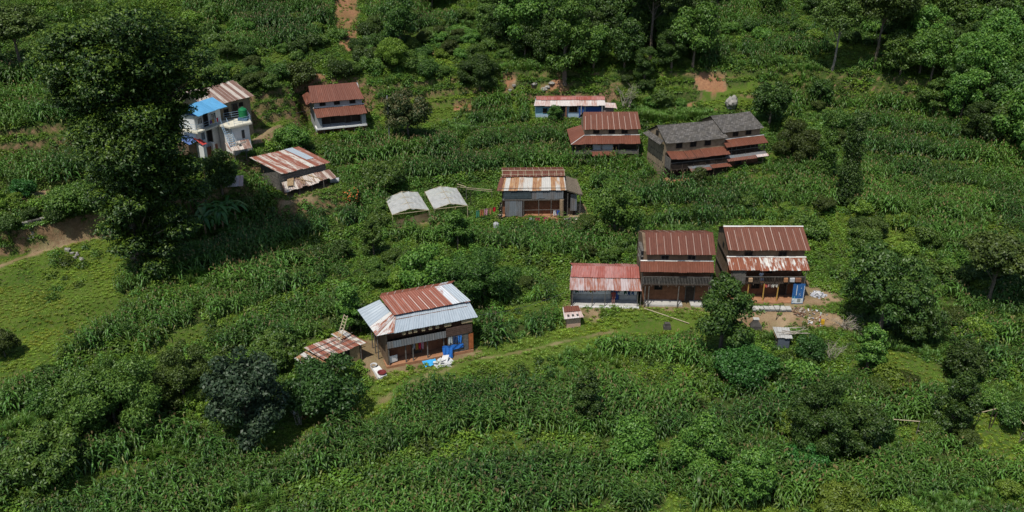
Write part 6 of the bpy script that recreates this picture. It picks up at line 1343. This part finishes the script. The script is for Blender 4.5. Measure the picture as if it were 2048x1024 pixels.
# ================================================================ people
skin = M_plain('skin', (.22, .11, .065), .6, .1)
hair = M_plain('hair', (.015, .012, .01), .5, .1)
def skinned(name, nodes, edges, mat, parent, sub=2, root=0):
    me = bpy.data.meshes.new(name); me.from_pydata([n[:3] for n in nodes], edges, []); o = link(name, me, parent); me.materials.append(mat)
    bm = bmesh.new(); bm.from_mesh(me); lay = bm.verts.layers.skin.verify(); bm.verts.ensure_lookup_table()
    for i, n in enumerate(nodes): bm.verts[i][lay].radius = (n[3], n[4] if len(n) > 4 else n[3]); bm.verts[i][lay].use_root = i == root
    bm.to_mesh(me); bm.free(); o.modifiers.new('skin', 'SKIN'); s = o.modifiers.new('sub', 'SUBSURF'); s.levels = s.render_levels = sub; o.modifiers['skin'].use_smooth_shade = True; return o
def person(label, loc, rot, top, bottom, sit=False, sc=1.0, bag=None):
    t = thing('person', label, 'person', loc, rot); t.scale = (sc,) * 3; dz = -.42 if sit else 0
    h = .92 + dz; nodes = [(0, 0, h, .13, .10), (0, 0, h + .2, .12, .09), (0, 0, h + .42, .15, .10), (0, .0, h + .52, .06), (0, -.01, h + .58, .055), (0, -.02, h + .66, .085, .095), (0, -.015, h + .75, .08, .09)]; ed = [(0, 1), (1, 2), (2, 3), (3, 4), (4, 5), (5, 6)]
    for s in (-1, 1):
        k = len(nodes); nodes += [(s * .17, 0, h + .45, .05), (s * .22, -.03, h + .2, .042), (s * .2, -.2, h + .05, .033), (s * .17, -.27, h + .04, .028)]; ed += [(2, k), (k, k + 1), (k + 1, k + 2), (k + 2, k + 3)]
        for f in range(5): q = len(nodes); nodes += [(s * (.14 + .018 * f), -.31 - .004 * f, h + .03, .009), (s * (.14 + .018 * f), -.345 + .006 * abs(f - 2), h + .01, .008)]; ed += [(k + 3, q), (q, q + 1)]
        k = len(nodes)
        if sit: nodes += [(s * .1, -.2, h - .02, .075), (s * .11, -.42, h, .06), (s * .11, -.44, h - .25, .045), (s * .11, -.45, .06, .035), (s * .11, -.56, .04, .035)]
        else: nodes += [(s * .09, 0, h - .1, .08), (s * .1, -.02, .48, .058), (s * .1, .02, .1, .038), (s * .1, -.04, .04, .036), (s * .1, -.14, .03, .03)]
        ed += [(0, k), (k, k + 1), (k + 1, k + 2), (k + 2, k + 3), (k + 3, k + 4)]
    skinned('body', nodes, ed, skin, t)
    tn = [(0, 0, h - .02, .17, .14), (0, 0, h + .2, .15, .12), (0, 0, h + .42, .17, .125), (0, 0, h + .49, .08)]; te = [(0, 1), (1, 2), (2, 3)]
    for s in (-1, 1): k = len(tn); tn += [(s * .18, 0, h + .45, .065), (s * .225, -.03, h + .22, .06)]; te += [(2, k), (k, k + 1)]
    if not sit: k = len(tn); tn += [(0, 0, h - .35, .2, .15)]; te += [(0, k)]
    skinned('tunic', tn, te, top, t)
    bn = [(0, 0, h - .02, .14, .12)]; be = []
    for s in (-1, 1):
        k = len(bn)
        if sit: bn += [(s * .1, -.2, h - .02, .09), (s * .11, -.42, h, .075), (s * .11, -.44, h - .3, .06)]
        else: bn += [(s * .09, 0, h - .2, .095), (s * .1, -.02, .48, .075), (s * .1, .02, .14, .06)]
        be += [(0, k), (k, k + 1), (k + 1, k + 2)]
    skinned('trousers', bn, be, bottom, t)
    skinned('hair', [(0, .03, h + .76, .088, .09), (0, .05, h + .66, .075), (0, .05, h + .56, .05)], [(0, 1), (1, 2)], hair, t)
    for s in (-1, 1): MB().box(s * .03 - .012, s * .03 + .012, -.112, -.1, h + .70, h + .712).build('eye', hair, t)
    return t
def wpos(key, x, y, z): X, Y, Z, r = HS[key]; r = R(r); return (X + math.cos(r) * x - math.sin(r) * y, Y + math.sin(r) * x + math.cos(r) * y, Z + z)
px_ = lp('LOW', 1226, 606, .15); person('person in a long brick red tunic and pink trousers standing in the verandah', wpos('LOW', px_[0], -1.05, .14), R(-2), cloth('tunic_red', (.30, .06, .05)), cloth('trouser_pink', (.42, .2, .17)))
tag(skinned('white_bundle', [(0, 0, 0, .16), (0, 0, .3, .13)], [(0, 1)], cloth('bundle_white', (.6, .6, .6)), None), 'white cloth bundle hanging beside the person in the red tunic', 'bundle').location = wpos('LOW', px_[0] + .55, -.9, 1.2)
person('person in a white top with dark hair sitting behind the balcony rail', wpos('D', lp('D', 1526, 566, 2.6)[0], -1.1, 2.36), R(5), cloth('top_white', (.5, .5, .55)), cloth('trouser_dark', (.05, .06, .1)), sit=True)
P = at(590, 832); tag(skinned('white_sack', [(0, 0, .2, .22, .2), (0, 0, .5, .2, .18), (.05, 0, .75, .1)], [(0, 1), (1, 2)], rub[0], None), 'white sack standing in the scrub below the bright blue green bush', 'sack').location = tuple(P)
for k, (px, py) in enumerate(((608, 830), (568, 803))): heap('dry_leaf_heap', ('orange brown heap of dry leaves right of the white sack', 'orange brown heap of dry leaves between dark tree and bright bush')[k], 'leaf heap', px, py, .45, .4, .8, 20 + k, [M_plain('dry_leaf', (.36, .16, .06), .9, .4)], 70, .1)
# red flowers on a climber
P = at(705, 408); g = np.random.default_rng(4); n = 60; t = thing('flowering_climber', 'climber with orange red flowers beside the barrel of the striped roofed shed', 'climber', tuple(P)); V, F, Cc = crown(blobs_ellipsoid(g, 9, 1.2, 2.0, .2), .2, g, 1.6); link('crown', npmesh('crown', V, F, [LEAF['mid']], lv=Cc), t)
d = norm(g.normal(size=(n, 3))); d[:, 1] = -np.abs(d[:, 1]); V, F = leaf_quads(d * 1.2 + [0, 0, 1.2], d, .2, g, .9); link('flowers', npmesh('flowers', V, F, [M_plain('flower', (.6, .16, .05))]), t)
trunk_mb(g, 1.2, .06, [(0, 0, 1.5)]).build('stem', bark, t)
